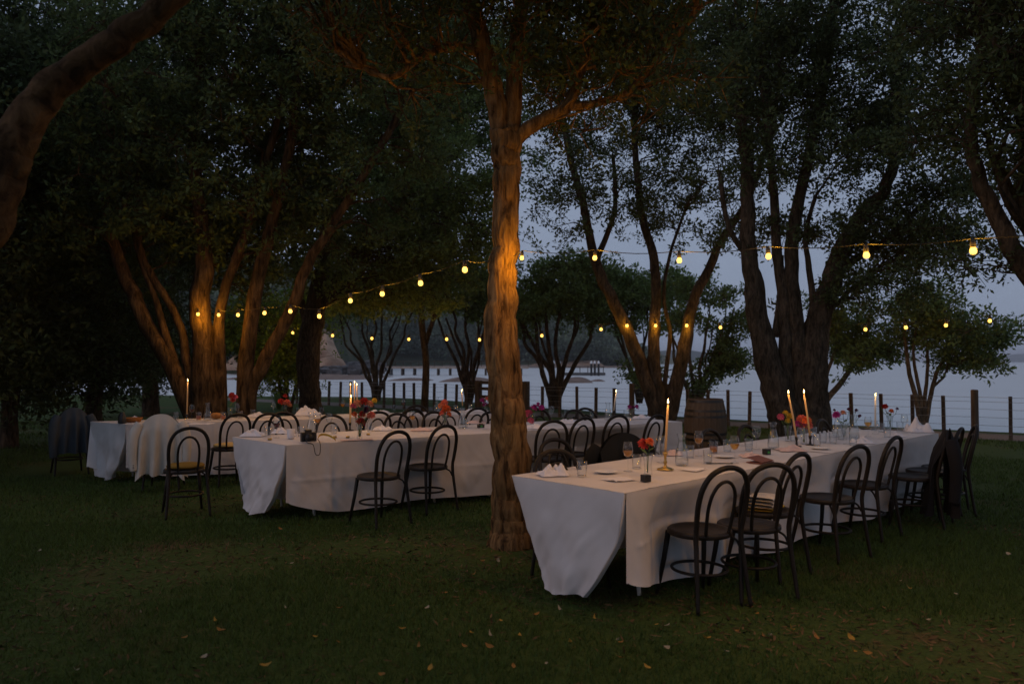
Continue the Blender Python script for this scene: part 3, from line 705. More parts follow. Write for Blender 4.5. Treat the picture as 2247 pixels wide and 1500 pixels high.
def litter(name, n, seed):
    rg = np.random.default_rng(seed)
    Y = np.sqrt(rg.uniform(3.2 ** 2, 9 ** 2, n)); X = rg.uniform(-.72, .72, n) * Y
    k = np.array([mnoise.noise(Vector((x * .55, y * .55, 0))) for x, y in zip(X, Y)])
    near = (((X) / 1.5) ** 2 + ((Y - 6.2) / 1.2) ** 2 < 1) | (((X + 1.1) / .8) ** 2 + ((Y - 6.5) / .55) ** 2 < 1)
    keep = (k + rg.normal(size=n) * .1 > .14) | near | (rg.random(n) < .05)
    X, Y = X[keep], Y[keep]; m = len(X); a = rg.uniform(0, 6.28, m); ln = rg.uniform(.012, .04, m); w = rg.uniform(.002, .008, m)
    c = np.stack([X, Y, rg.uniform(.003, .014, m)], 1); d = np.stack([np.cos(a), np.sin(a), rg.normal(0, .3, m)], 1) * ln[:, None]; sd = np.stack([-np.sin(a), np.cos(a), rg.normal(0, .4, m)], 1) * w[:, None]
    V = np.empty((m, 4, 3)); V[:, 0] = c - d; V[:, 1] = c + sd; V[:, 2] = c + d; V[:, 3] = c - sd
    obj(name, fastmesh(name, V.reshape(-1, 3), np.arange(m * 4).reshape(-1, 4)), mat('dry_litter', (.075, .05, .026), .9, .1, island=.75), kind='stuff')
litter('leaf_litter', 26000, 9)
def leafmesh(seed, L_=.075, curl=.02):
    rn = random.Random(seed)
    def fn(a, c):
        x = (a - .5) * L_; w = L_ * .27 * max(0, math.sin(math.pi * a)) ** .8 + .0015
        y = (c - .5) * 2 * w
        return (x, y, .006 + curl * (2 * (a - .5)) ** 2 * (1.5 if a > .5 else .6) + abs(y) * .5 + .004 * rn.random())
    return MB().grid(7, 5, fn).mesh('fallen_leaf')
LM = [leafmesh(i, .05 + .012 * (i % 3), .008 + .007 * i) for i in range(4)]
LCOL = [(mat('leaf_yellow', (.3, .18, .03), .6, .2), 'yellow fallen leaf lying on the dark grass', 'yellow fallen leaves'),
        (mat('leaf_ochre', (.22, .11, .025), .6, .2), 'orange brown fallen leaf lying on the dark grass', 'orange brown fallen leaves'),
        (mat('leaf_pale', (.26, .23, .16), .6, .2), 'pale dry fallen leaf lying on the dark grass', 'pale fallen leaves')]
LV = [[None] * 3 for _ in LM]
for i, me in enumerate(LM):
    for j in range(3):
        c = me.copy(); c.materials.append(LCOL[j][0]); LV[i][j] = c
spots = [(473, 1375, 0), (486, 1398, 1), (404, 1413, 1), (690, 1410, 0), (580, 1477, 0), (742, 1422, 1), (727, 1227, 1), (640, 1246, 2), (1040, 1271, 1), (1034, 1402, 0), (918, 1432, 1), (840, 1495, 1), (944, 1481, 0), (860, 1341, 1), (884, 1393, 0), (745, 1347, 1), (937, 1347, 2), (1092, 1240, 2), (1060, 1240, 1), (1162, 1252, 0), (1140, 1408, 0), (1251, 1423, 0), (1362, 1423, 1), (1304, 1369, 0), (1442, 1383, 0), (1464, 1386, 2), (1553, 1416, 0), (1420, 1480, 0), (1360, 1458, 1), (1200, 1470, 2), (1126, 1477, 1), (1738, 1395, 0), (1674, 1408, 1), (1868, 1414, 0), (1873, 1443, 0), (1904, 1448, 1), (1913, 1455, 1), (1595, 1443, 2), (1461, 1437, 2), (1644, 1326, 1), (1998, 1303, 0), (1978, 1285, 2), (2098, 1314, 2), (1661, 1360, 1), (1620, 1398, 1), (1692, 1407, 2), (1178, 1362, 1), (1230, 1351, 2), (1355, 1418, 2), (1790, 1412, 1), (2214, 1226, 2), (2040, 1372, 2), (104, 1161, 2), (88, 1218, 2), (48, 1356, 2), (160, 1352, 2), (168, 1486, 2), (310, 1356, 2), (448, 1457, 2), (628, 1346, 2), (615, 1169, 1), (657, 1161, 1), (979, 1312, 1), (1001, 1310, 2), (1100, 1374, 0), (1018, 1431, 1), (1073, 1433, 1), (1076, 1409, 2)]
rl = random.Random(12)
for px, py, c in spots:
    p = G(px, py); o = obj('fallen_leaf', LV[rl.randrange(4)][c], None, None, (p.x, p.y, .03))
    o.rotation_euler = (rl.uniform(-.35, .35), rl.uniform(-.35, .35), rl.uniform(0, 6.28)); s = rl.uniform(.45, .8); o.scale = (s, s, s)
    tag(o, LCOL[c][1], 'leaf', LCOL[c][2])

# ------------------------------------------------------------------ where the chairs stand
CH_H = .893
def seat_pt(px, py, rz):
    p = G(px, py, CH_H); a = R(rz)
    return Vector((p.x - math.sin(a) * .297, p.y + math.cos(a) * .297, 0))
CHAIRS = [
    ('c1', 1600, 1026, 24, 'bentwood chair pulled out at the hanging end of the front row table'),
    ('c2', 1697, 1019, 14, 'bentwood chair turned askew in front of the one with a folded blanket'),
    ('c3', 1758, 996, 40, 'bentwood chair with a folded cream blanket on its seat at the front row'),
    ('c4', 1886, 979, 32, 'bentwood chair at the front row next to the folded blanket chair'),
    ('c5', 1968, 959, 42, 'bentwood chair at the front row one short of the dark coat'),
    ('c6', 2078, 946, 66, 'bentwood chair hidden under a black coat at the front row'),
    ('c6b', 2110, 940, 50, 'bentwood chair tucked in close behind the black coat'),
    ('c7', 2142, 934, 68, 'bentwood chair beyond the black coat at the far end of the front row'),
    ('d1', 1215, 964, 214, 'bentwood chair behind the front row, close beside the lit trunk'),
    ('d2', 1218, 988, 200, 'bentwood chair standing low against the front row cloth by the lit trunk'),
    ('d3', 1367, 957, 205, 'bentwood chair under a wide black jacket behind the front row'),
    ('d4', 1555, 943, 222, 'bentwood chair behind the front row in front of the barrel'),
    ('d5', 1634, 934, 222, 'bentwood chair behind the front row on the open grass'),
    ('d6', 1801, 921, 225, 'bentwood chair behind the front row at the foot of the big shade tree'),
    ('b1', 873, 947, 46, 'bentwood chair at the middle row cloth near the camera bag end'),
    ('b2', 978, 934, 44, 'bentwood chair at the middle row nearest the lit trunk'),
    ('b3', 1215, 924, 20, 'bentwood chair at the middle row just past the lit trunk'),
    ('b4', 1284, 917, 36, 'bentwood chair at the middle row between trunk and black jacket'),
    ('b5', 1358, 912, 30, 'bentwood chair at the middle row standing behind the wide black jacket'),
    ('b6', 1444, 911, 40, 'bentwood chair at the far end of the middle row beside the barrel'),
    ('e1', 1181, 898, 214, 'bentwood chair behind the middle row under the shore tree, first of its pair'),
    ('e2', 1258, 900, 214, 'bentwood chair behind the middle row near the carafe, first of its pair'),
    ('e3', 1283, 896, 210, 'bentwood chair behind the middle row near the carafe, second of its pair'),
    ('a1', 417, 939, 30, 'bentwood chair with a yellow cushion beside the cream blazer'),
    ('a2', 521, 909, 40, 'bentwood chair with a yellow cushion pushed to the back row cloth'),
    ('a0', 353, 914, 14, 'bentwood chair hidden under the cream blazer at the back row'),
    ('g0', 161, 899, 38, 'bentwood chair under a grey jacket alone at the dark lawn end'),
    ('f1', 590, 908, 26, 'bentwood chair between back and middle rows behind the white mug'),
    ('f2', 622, 905, 10, 'bentwood chair between back and middle rows overlapping its neighbour'),
    ('f3', 727, 911, 198, 'bentwood chair between back and middle rows behind the amber wine'),
    ('f4', 831, 904, 30, 'bentwood chair at the back row behind the big bouquet'),
    ('f5', 871, 908, 208, 'bentwood chair facing the middle row behind the big bouquet'),
    ('f6', 906, 898, 26, 'bentwood chair at the back row with another right behind it'),
    ('f7', 914, 890, 200, 'bentwood chair on the far side of the back row by the fence'),
    ('f8', 952, 904, 212, 'bentwood chair facing the middle row beside the orange dahlias'),
    ('f9', 988, 899, 24, 'bentwood chair at the back row behind the orange dahlias'),
    ('f10', 1049, 896, 28, 'bentwood chair at the end of the back row by the timber gate'),
    ('f11', 1076, 904, 212, 'bentwood chair facing the middle row tight against the lit trunk')]
SEATS = [seat_pt(px, py, rz) for _, px, py, rz, _l in CHAIRS]

# ------------------------------------------------------------------ tables and cloths
TZ = .75
def table_and_cloths(A0, A1, B0, B1, splits, which, seed, drop=.68):
    """A0->A1 near edge, B0->B1 far edge (ground x,y)"""
    A0, A1, B0, B1 = [Vector((*q, 0)) for q in (A0, A1, B0, B1)]
    u = (A1 - A0).normalized(); n = Vector((-u.y, u.x, 0)); Lg = (A1 - A0).length; Wd = (B0 - A0).length
    e = (B0 - A0).normalized()
    t = thing('trestle_table', 'long trestle table with white legs under the cloth of the %s row' % which, 'table', A0 + (B0 - A0) * .5, 0)
    o0 = A0 + (B0 - A0) * .5
    def top(s, q):  # s metres along, q 0..1 across
        k = s / Lg
        return (A0.lerp(A1, k)).lerp(B0.lerp(B1, k), q)
    ins = .02
    vs = []
    for z in (TZ - .045, TZ - .004):
        for s, q in ((ins, .02), (Lg - ins, .02), (Lg - ins, .98), (ins, .98)):
            p = top(s, q) - o0; vs.append((p.x, p.y, z))
    obj('tabletop', MB().add(vs, [(3, 2, 1, 0), (4, 5, 6, 7), (0, 1, 5, 4), (1, 2, 6, 5), (2, 3, 7, 6), (3, 0, 4, 7)]).mesh('tabletop', False), M_METALW, t)
    for s in (.4, Lg * .33, Lg * .5 - .2, Lg * .5 + .3, Lg * .7, Lg - .4):
        for q in (.2, .8):
            p = top(s, q) - o0; obj('leg', MB().tube([(p.x, p.y, 0.01), (p.x - u.x * .03, p.y - u.y * .03, .3), (p.x, p.y, TZ - .046)], .014, 10).mesh('leg'), M_METALW, t)
    for ci, (s0, s1) in enumerate(splits):
        first, last = ci == 0, ci == len(splits) - 1
        lab = 'white linen cloth over the %s end of the %s row table' % (('barrel side' if which == 'front' else 'far') if last else 'open hanging', which)
        zc = TZ + .001 + .003 * ci
        mb = MB(); sd = seed + ci * 10
        NS = max(24, int((s1 - s0) / .06))
        def nz(a, b_): return mnoise.noise(Vector((a, b_, sd)))
        mb.grid(NS, 16, lambda a, c: (lambda p: (p.x, p.y, zc + .003 * nz(p.x * 6, p.y * 6) + .004 * max(0, nz(p.x * 14, p.y * 5))))(top(s0 + (s1 - s0) * a, c)))
        for side in (0, 1):
            sg = -1 if side == 0 else 1
            def skirt(a, c, side=side, sg=sg):
                s = s0 + (s1 - s0) * a
                dl = drop
                if first: dl *= .80 + .2 * min(1, max(0, (s - .02) / .5)) ** .7
                if last: dl *= .88 + .12 * min(1, max(0, (s1 - s) / .4))
                k = c * dl
                hem = .035 * nz(s * 1.3, 9) * c
                fold = (nz(s * 1.1, 2.0 + side) * .55 + .45 * math.sin(s * 5.3 + 4 * nz(s * .8, 5)) * (.3 + .7 * abs(nz(s * .6, 8)))) * .055 * c ** 1.1
                crease = (.012 * nz(s * 9, k * 3) + .02 * nz(s * 3 + k * 2.2, k * 1.2 - s) + .008 * nz(s * 16 - k * 9, k * 6)) * min(1, c * 1.5)
                iron = sum(math.exp(-((s - q_) / .014) ** 2) for q_ in (s0 + .42, s0 + 1.05, s0 + 1.7, s0 + 2.35)) * .011 + math.exp(-((k - .34) / .012) ** 2) * .009
                o_ = .012 + fold * 1.25 + crease * 1.3 + iron
                if first and s - s0 < .16: o_ -= (1 - (s - s0) / .16) ** 2 * .04 * min(1, c * 2.0)
                o_ = max(.006, o_)
                pt = top(s, side); zz = zc - k
                wz = min(1, max(0, (TZ - .03 - zz) / .22))
                for cc in SEATS:       # cloth pushed back by a seat standing against it
                    a_ = (cc - pt).dot(u); d_ = (cc - pt).dot(n) * sg
                    if abs(a_) < .5 and -.2 < d_ < .5:
                        need = o_ + (d_ - .25 - o_) * math.cos(abs(a_) / .5 * math.pi / 2) ** 1.3
                        o_ = min(o_, max(-.3, o_ + (min(o_, need) - o_) * wz))
                if first and side == 1: o_ -= .38 * c * max(0, 1 - (s - s0) / 1.3) ** 1.5
                p = pt + n * sg * o_
                if not first: zoff = .002
                rz_ = zc - k - hem - .004 * (1 - (1 - min(1, c * 12)) ** 2)
                return (p.x, p.y, max(.03, rz_) if c > 0 else zc)
            mb.grid(NS * 3, 36, skirt)
        def endflap(s_e, sgn, narrow):
            ee = (top(s_e, 1) - top(s_e, 0)); wl_ = ee.length; ee = ee.normalized(); on = Vector((ee.y, -ee.x, 0))
            if on.dot(u) * sgn < 0: on = -on
            pa = top(s_e, 0)
            def fn(a, c):
                # columns outside 0..1 turn under the table to make the folded edges
                aa = (a - .14) / .72
                lo, hi = .30 * c ** 2.2 * narrow, 1 - .34 * c * narrow
                q = lo + (hi - lo) * min(1, max(0, aa))
                fbk = 0
                if aa < 0: fbk = -aa * .7; q -= aa * .12 * c
                if aa > 1: fbk = (aa - 1) * .7; q -= (aa - 1) * .12 * c
                k = c * (drop + .02 + .02 * math.sin(a * 7 + sd) * c)
                bul = .05 * c + .05 * math.sin(min(1, max(0, aa)) * math.pi) * c * (1 - .3 * c) + .03 * math.sin(aa * 9 + sd) * c ** 1.6 * .6 + (.03 * nz(q * 7, k * 4) + .055 * nz(q * 4 + k * 3, k * 2 - q * 2) + .018 * nz(q * 15 - k * 9, k * 8)) * c ** .8 - .07 * math.exp(-((aa - .55) / .14) ** 2) * max(0, c - .35)
                p = pa + ee * (q * wl_) + on * (.008 + bul - fbk * .55 * min(1, c * 3))
                return (p.x, p.y, zc - k)
            mb.grid(60, 40, fn)
        if first: endflap(s0, -1, 1.0)
        if last: endflap(s1, 1, .5)
        me = mb.mesh('tablecloth')
        import bmesh
        bm = bmesh.new(); bm.from_mesh(me); bmesh.ops.remove_doubles(bm, verts=bm.verts, dist=.0012); bmesh.ops.recalc_face_normals(bm, faces=bm.faces); bm.to_mesh(me); bm.free()
        o = obj('tablecloth', me, M_CLOTH)
        tag(o, lab, 'tablecloth')
    return A0, u, n
table_and_cloths((.69, 4.74), (4.73, 8.64), (.005, 5.46), (4.04, 9.36), [(0, 3.1), (2.9, 5.62)], 'front', 3.0)
table_and_cloths((-2.16, 7.43), (2.25, 10.3), (-2.96, 8.24), (1.65, 11.15), [(0, 2.75), (2.55, 5.26)], 'middle', 23.0)
table_and_cloths((-4.93, 9.93), (-.11, 11.88), (-5.62, 10.36), (-.46, 12.7), [(0, 2.7), (2.5, 5.2)], 'back', 43.0, drop=.69)

# ------------------------------------------------------------------ chairs
def mirror(pts): return [(-x, y, z) for x, y, z in pts]
_half = [(.205, -.25, .0), (.19, -.222, .2), (.176, -.195, .44), (.182, -.212, .56), (.186, -.235, .67), (.172, -.262, .77), (.13, -.283, .845), (.068, -.294, .882), (0, -.297, .893)]
back_path = smooth_path(_half + mirror(_half)[::-1][1:], 5)
nb_ = len(back_path)
CH_BACK = MB().tube(back_path, [.0125 + .005 * min(1, min(i, nb_ - 1 - i) / 14) for i in range(nb_)], 10).mesh('back_frame')
_in = [(.088, -.178, .455), (.098, -.203, .56), (.099, -.225, .65), (.085, -.248, .73), (.048, -.262, .785), (0, -.267, .803)]
CH_IN = MB().tube(smooth_path(_in + mirror(_in)[::-1][1:], 5), .0115, 8).mesh('inner_hoop')
CH_SEAT = MB().lathe([(.0, .462), (.165, .458), (.172, .464), (.2, .466), (.208, .458), (.208, .436), (.198, .428), (.16, .43), (0, .43)], 36).mesh('seat')
CH_LEG = [MB().tube([(s * .145, .14, .435), (s * .162, .165, .25), (s * .19, .212, .0)], [.0185, .0165, .012], 10).mesh('leg') for s in (-1, 1)]
CH_RING = MB().tube([(.172 * math.cos(a), .005 + .185 * math.sin(a), .205) for a in [2 * math.pi * k / 32 for k in range(32)]], .0105, 8, closed=True).mesh('foot_ring')
CH_BR = [MB().tube(smooth_path([(s * .172, -.19, .36), (s * .165, -.165, .405), (s * .14, -.13, .428)], 4), .008, 6).mesh('bracket') for s in (-1, 1)]
CHG = 'dark bentwood chairs around the tables'
def chair(px, py, rz, label, z=.893):
    p = G(px, py, z); a = R(rz)
    off = Vector((-math.sin(a) * -.297, math.cos(a) * -.297, 0))
    b_ = p - off
    t = thing('bentwood_chair', label, 'chair', (b_.x, b_.y, 0.0), a, CHG)
    obj('back_frame', CH_BACK, M_CHAIR, t); obj('inner_hoop', CH_IN, M_CHAIR, t); obj('seat', CH_SEAT, M_SEAT, t)
    for m in CH_LEG: obj('leg', m, M_CHAIR, t)
    obj('foot_ring', CH_RING, M_CHAIR, t)
    for m in CH_BR: obj('bracket', m, M_CHAIR, t)
    return t
C = {}
for key, px, py, rz, lab in CHAIRS:
    C[key] = chair(px, py, rz, lab)

# cushions and blanket
def cushion(ch, label, m, h=.05):
    r0 = .185
    def fn(a, c):
        an = a * 2 * math.pi; r = r0 * math.sin(c * math.pi) ** .45 if c < 1 else 0
        return (r * math.cos(an) * 1.0, r * math.sin(an), h * .5 - math.cos(c * math.pi) * h * .5)
    o = obj('seat_cushion', MB().grid(29, 9, fn).mesh('seat_cushion'), m); tag(o, label, 'cushion')
    q = ch.matrix_basis @ Vector((0, .0, .468)); o.location = q; o.rotation_euler = ch.rotation_euler
M_YEL = mat('mustard_fabric', (.2, .12, .025), .9, .1, bump=(200, .3), bumpd=.003)
cushion(C['a1'], 'mustard yellow cushion on the chair beside the cream blazer', M_YEL)
cushion(C['a2'], 'pale mustard cushion on the chair pushed to the back row cloth', mat('straw_fabric', (.5, .36, .14), .9, .1))
t = thing('folded_blanket', 'folded cream blanket with yellow trim on a bentwood chair seat', 'blanket', C['c3'].matrix_basis @ Vector((0, 0, .468)), C['c3'].rotation_euler.z + .2)
def slab(w, d, z0, h, sd):
    def fn(a, c):
        an = c * 2 * math.pi; x = (a - .5) * w
        y = math.copysign(abs(math.cos(an)) ** .4, math.cos(an)) * d / 2; z = math.copysign(abs(math.sin(an)) ** .7, math.sin(an)) * h / 2
        return (x + .006 * mnoise.noise(Vector((y * 9, z * 9, sd))), y + .008 * mnoise.noise(Vector((x * 9, z * 30, sd))), z0 + h / 2 + z + .005 * mnoise.noise(Vector((x * 8, y * 8, sd))))
    return MB().grid(14, 25, fn)
obj('trim', slab(.25, .22, .0, .022, 1).mesh('trim'), mat('yellow_trim', (.5, .33, .03), .9), t)
for i in range(3): obj('fold', slab(.25 - .01 * i, .215, .023 + .024 * i, .025, 2 + i).mesh('fold'), mat('cream_wool', (.66, .6, .52), .95, .1, bump=(160, .4), bumpd=.004), t)

# jackets draped over chair backs
def jacket(ch, name, label, m, wid=.46, drop=.62, sleeves=True, seed=1, shoulder=.05):
    t = thing(name, label, 'jacket', ch.location, ch.rotation_euler.z)
    def shell(side):
        def fn(a, c):
            x = (a - .5) * 2
            hw = wid * .5 * (.82 + .18 * c)
            ztop = .925 - .16 * abs(x) ** 2.4
            z = ztop - c * (drop + (.05 * mnoise.noise(Vector((x * 2, seed, side))))) * (1 - .12 * abs(x))
            fold = .05 * math.sin(x * 11 + seed + side) * c + .03 * mnoise.noise(Vector((x * 3.5, c * 1.5, seed + side * 4))) * min(1, c * 2)
            yb = -.3 + .09 * max(0, 1 - (z - .45) / .45) * 0.5
            y = yb + side * (.022 + shoulder * min(1, c * 4) + .02 * c) + fold
            if side > 0 : y = max(y, yb - .02)
            return (x * hw, y, max(.12, z))
        return fn
    obj('back_panel', MB().grid(34, 22, shell(-1)).mesh('back_panel'), m, t)
    obj('front_panel', MB().grid(34, 22, shell(1)).mesh('front_panel'), m, t)
    if sleeves:
        for s in (-1, 1):
            hw = wid * .5
            pts = smooth_path([(s * hw * .80, -.31, .82), (s * hw * .98, -.325, .72), (s * hw * 1.06, -.34, .55), (s * hw * 1.04, -.33, .36), (s * hw * 1.0, -.32, .27)], 5)
            sl = obj('sleeve', MB().tube(pts, lerp_list([.05, .062, .055, .048, .046], len(pts)), 14, .22, 7, seed).mesh('sleeve'), m, t)
            for k in range(3): obj('button', MB().lathe([(.0, -.004), (.008, -.003), (.008, .003), (0, .004)], 8, (s * hw * 1.0, -.37, .30 + .018 * k)).mesh('button'), M_BLACK, sl)
    return t
jacket(C['a0'], 'cream_blazer', 'cream linen blazer draped over a chair back at the back row', mat('cream_linen', (.5, .46, .4), .92, .1, col2=(.56, .52, .46), scale=5, bump=(220, .4), bumpd=.003), .56, .72, True, 2.0)
jacket(C['c6'], 'black_coat', 'black coat hung over a chair at the front row end', mat('black_wool', (.012, .012, .014), .9, .15), .5, .82, True, 5.0, .07)
jacket(C['d3'], 'black_jacket', 'wide black jacket over a chair behind the front row', mat('black_knit', (.01, .011, .012), .9, .15), .62, .62, True, 8.0)
jacket(C['g0'], 'grey_jacket', 'dark grey jacket over the lone chair at the dark lawn end', mat('charcoal_wool', (.05, .06, .07), .9, .1), .46, .62, True, 11.0)

# ------------------------------------------------------------------ barrel
bpos = G(1548, 987)
t = thing('wooden_barrel', 'upright oak wine barrel standing on the grass behind the front row', 'barrel', bpos)
H_, rm, re_ = .9, .37, .3
def brad(z): return re_ + (rm - re_) * (1 - (2 * z / H_ - 1) ** 2)
nst = 22
def stave_me():
    vs, fs = [], []
    da = 2 * math.pi / nst * .485; zs = [H_ * i / 10 for i in range(11)]
    for z in zs:
        for an in (-da, 0, da): vs.append((brad(z) * math.cos(an), brad(z) * math.sin(an), z))
        for an in (da, -da): vs.append(((brad(z) - .025) * math.cos(an), (brad(z) - .025) * math.sin(an), z))
    for i in range(10):
        for k in range(5): fs.append((i * 5 + k, i * 5 + (k + 1) % 5, (i + 1) * 5 + (k + 1) % 5, (i + 1) * 5 + k))
    fs += [(4, 3, 2, 1, 0), tuple(50 + k for k in range(5))]
    return MB().add(vs, fs).mesh('stave', False)
sm = stave_me()
for i in range(nst):
    o = obj('stave', sm, M_BARREL, t); o.rotation_euler = (0, 0, 2 * math.pi * i / nst)
for z in (.04, .2, .3, .6, .7, .86):
    obj('hoop', MB().lathe([(brad(z - .02) + .004, z - .02), (brad(z + .02) + .004, z + .02)], 40).mesh('hoop'), M_HOOP, t)
obj('barrel_head', MB().lathe([(re_ - .026, H_ - .03), (0, H_ - .03)], 30).mesh('barrel_head'), M_BARREL, t)

# ------------------------------------------------------------------ festoon lights
SOCK = MB().lathe([(.0, .0), (.012, .0), (.016, -.012), (.021, -.03), (.021, -.062), (.019, -.066), (0, -.066)], 14).mesh('socket')
BULB = MB().lathe([(.013, -.06), (.016, -.066), (.022, -.076), (.0255, -.09), (.024, -.104), (.017, -.114), (.007, -.118), (0, -.119)], 18).mesh('bulb')
SOCK.materials.append(M_BLACK); BULB.materials.append(M_BULB)
bl_d = bpy.data.lights.new('bulb_glow', 'POINT'); bl_d.energy = BULB_W; bl_d.color = (1.0, .43, .025); bl_d.shadow_soft_size = .031
def festoon(label, pts, ends, power=bl_d, size=1.0):
    """pts: [(px,py,Y)] of the bulbs, ends: extra wire points before and after"""
    pos = [q if isinstance(q, Vector) else P(*q) for q in pts]
    t = thing('festoon_lights', label, 'string lights', pos[0] + Vector((0, 0, .1)))
    power = bl_d.copy(); power.shadow_soft_size = .058 * size
    o0 = Vector(t.location)
    wire = [P(*e) for e in ends[0]] + [p + Vector((0, 0, .1)) for p in pos] + [P(*e) for e in ends[1]]
    out = []
    for i in range(len(wire) - 1):
        a, c = wire[i], wire[i + 1]; sag = min(.05, .03 * (c - a).length)
        for k in range(6): q = a.lerp(c, k / 6); q.z -= sag * math.sin(math.pi * k / 6); out.append(q)
    out.append(wire[-1])
    obj('cable', MB().tube([q - o0 for q in out], .003, 5).mesh('cable'), M_WIREB, t)
    rn = random.Random(int(pts[0][0]))
    for p in pos:
        s = obj('socket', SOCK, None, t, p + Vector((0, 0, .098)) - o0); s.rotation_euler = (rn.uniform(-.15, .15), rn.uniform(-.15, .15), 0); s.scale = (size,) * 3
        obj('bulb', BULB, None, s)
        l = bpy.data.objects.new('bulb_glow', power); COL.objects.link(l); l.parent = s; l.location = (0, 0, -.092)
festoon('festoon string with large bulbs hanging over the front row table from the lit trunk', [(1146, 576, 6.36), (1307, 577, 5.7), (1490, 584, 5.1), (1685, 577, 4.6), (1900, 575, 4.2), (2135, 567, 3.85), *[Vector(q) for q in ((2.75, 3.42, 2.08), (3.2, 3.05, 2.12), (3.65, 2.75, 2.2), (4.05, 2.45, 2.26), (4.45, 2.1, 2.32), (4.85, 1.7, 2.38))]], ([(1126, 562, 6.45)], [(9000, 330, 1.2)]), size=.66)
festoon('festoon string running from the lit trunk to the many stemmed tree', [(1020, 594, 7.1), (921, 623, 7.75), (839, 646, 8.4), (769, 661, 9.05), (700, 695, 9.75), (637, 684, 10.4), (582, 688, 11.0), (523, 692, 11.7), (479, 692, 12.58), (434, 690, 12.56)], ([(1075, 572, 6.5)], [(400, 672, 12.9), (300, 640, 13.6)]))
festoon('festoon string of small bulbs along the shore fence', [(641, 728, 20.5), (731, 734, 20.2), (816, 740, 19.9), (898, 742, 19.6), (980, 742, 19.3), (1052, 743, 19.1), (1190, 734, 18.8), (1319, 720, 18.5), (1375, 712, 18.36), (1437, 712, 18.38), (1507, 712, 18.36), (1579, 716, 17.8), (1735, 720, 17.2), (1817, 720, 16.9), (1900, 720, 16.6), (1985, 716, 16.3), (2078, 711, 16.0), (2172, 701, 15.7)], ([(560, 712, 20.8)], [(2300, 690, 15.4), (2500, 640, 15)]), size=1.35)

# ------------------------------------------------------------------ things on the tables
CT = TZ + .006
TUMB = MB().lathe([(0, .008), (.028, .008), (.03, .0), (.033, .004), (.037, .105), (.0355, .105), (.032, .012), (0, .012)], 20).mesh('tumbler')
TUMB_D = MB().lathe([(0, .0125), (.0315, .0125), (.0335, .06), (0, .06)], 20).mesh('drink')
WG = MB().lathe([(0, .0), (.033, .001), (.033, .003), (.006, .008), (.0042, .02), (.0042, .085), (.008, .095), (.026, .112), (.037, .14), (.037, .165), (.029, .21), (.028, .21), (.0355, .165), (.0355, .14), (.025, .114), (0, .1)], 20).mesh('wine_glass')
WG_D = MB().lathe([(0, .102), (.0245, .115), (.0348, .14), (.035, .15), (0, .15)], 20).mesh('wine')
CARAFE = MB().lathe([(0, .006), (.045, .0), (.05, .006), (.052, .03), (.047, .09), (.031, .15), (.024, .18), (.027, .21), (.036, .24), (.0345, .24), (.0255, .21), (.0225, .18), (.0295, .15), (.0455, .09), (.0505, .03), (.046, .012), (0, .01)], 24).mesh('carafe')
CARAFE_D = MB().lathe([(0, .012), (.0455, .014), (.0495, .03), (.0445, .09), (.035, .13), (0, .13)], 20).mesh('water')
VASE = MB().lathe([(0, .006), (.026, .0), (.03, .006), (.026, .05), (.028, .1), (.04, .155), (.0385, .155), (.0265, .1), (.0245, .05), (.027, .012), (0, .01)], 18).mesh('vase')
for m_, mm in ((TUMB, M_GLASS), (WG, M_GLASS), (CARAFE, M_GLASS), (VASE, M_GLASS), (CARAFE_D, M_WATER_IN)): m_.materials.append(mm)
def dk(me, m):
    c = me.copy(); c.materials.append(m); return c
DR = {'beer': dk(TUMB_D, M_BEER), 'water': dk(TUMB_D, M_WATER_IN), 'white': dk(WG_D, M_WINE), 'red': dk(WG_D, M_RED)}
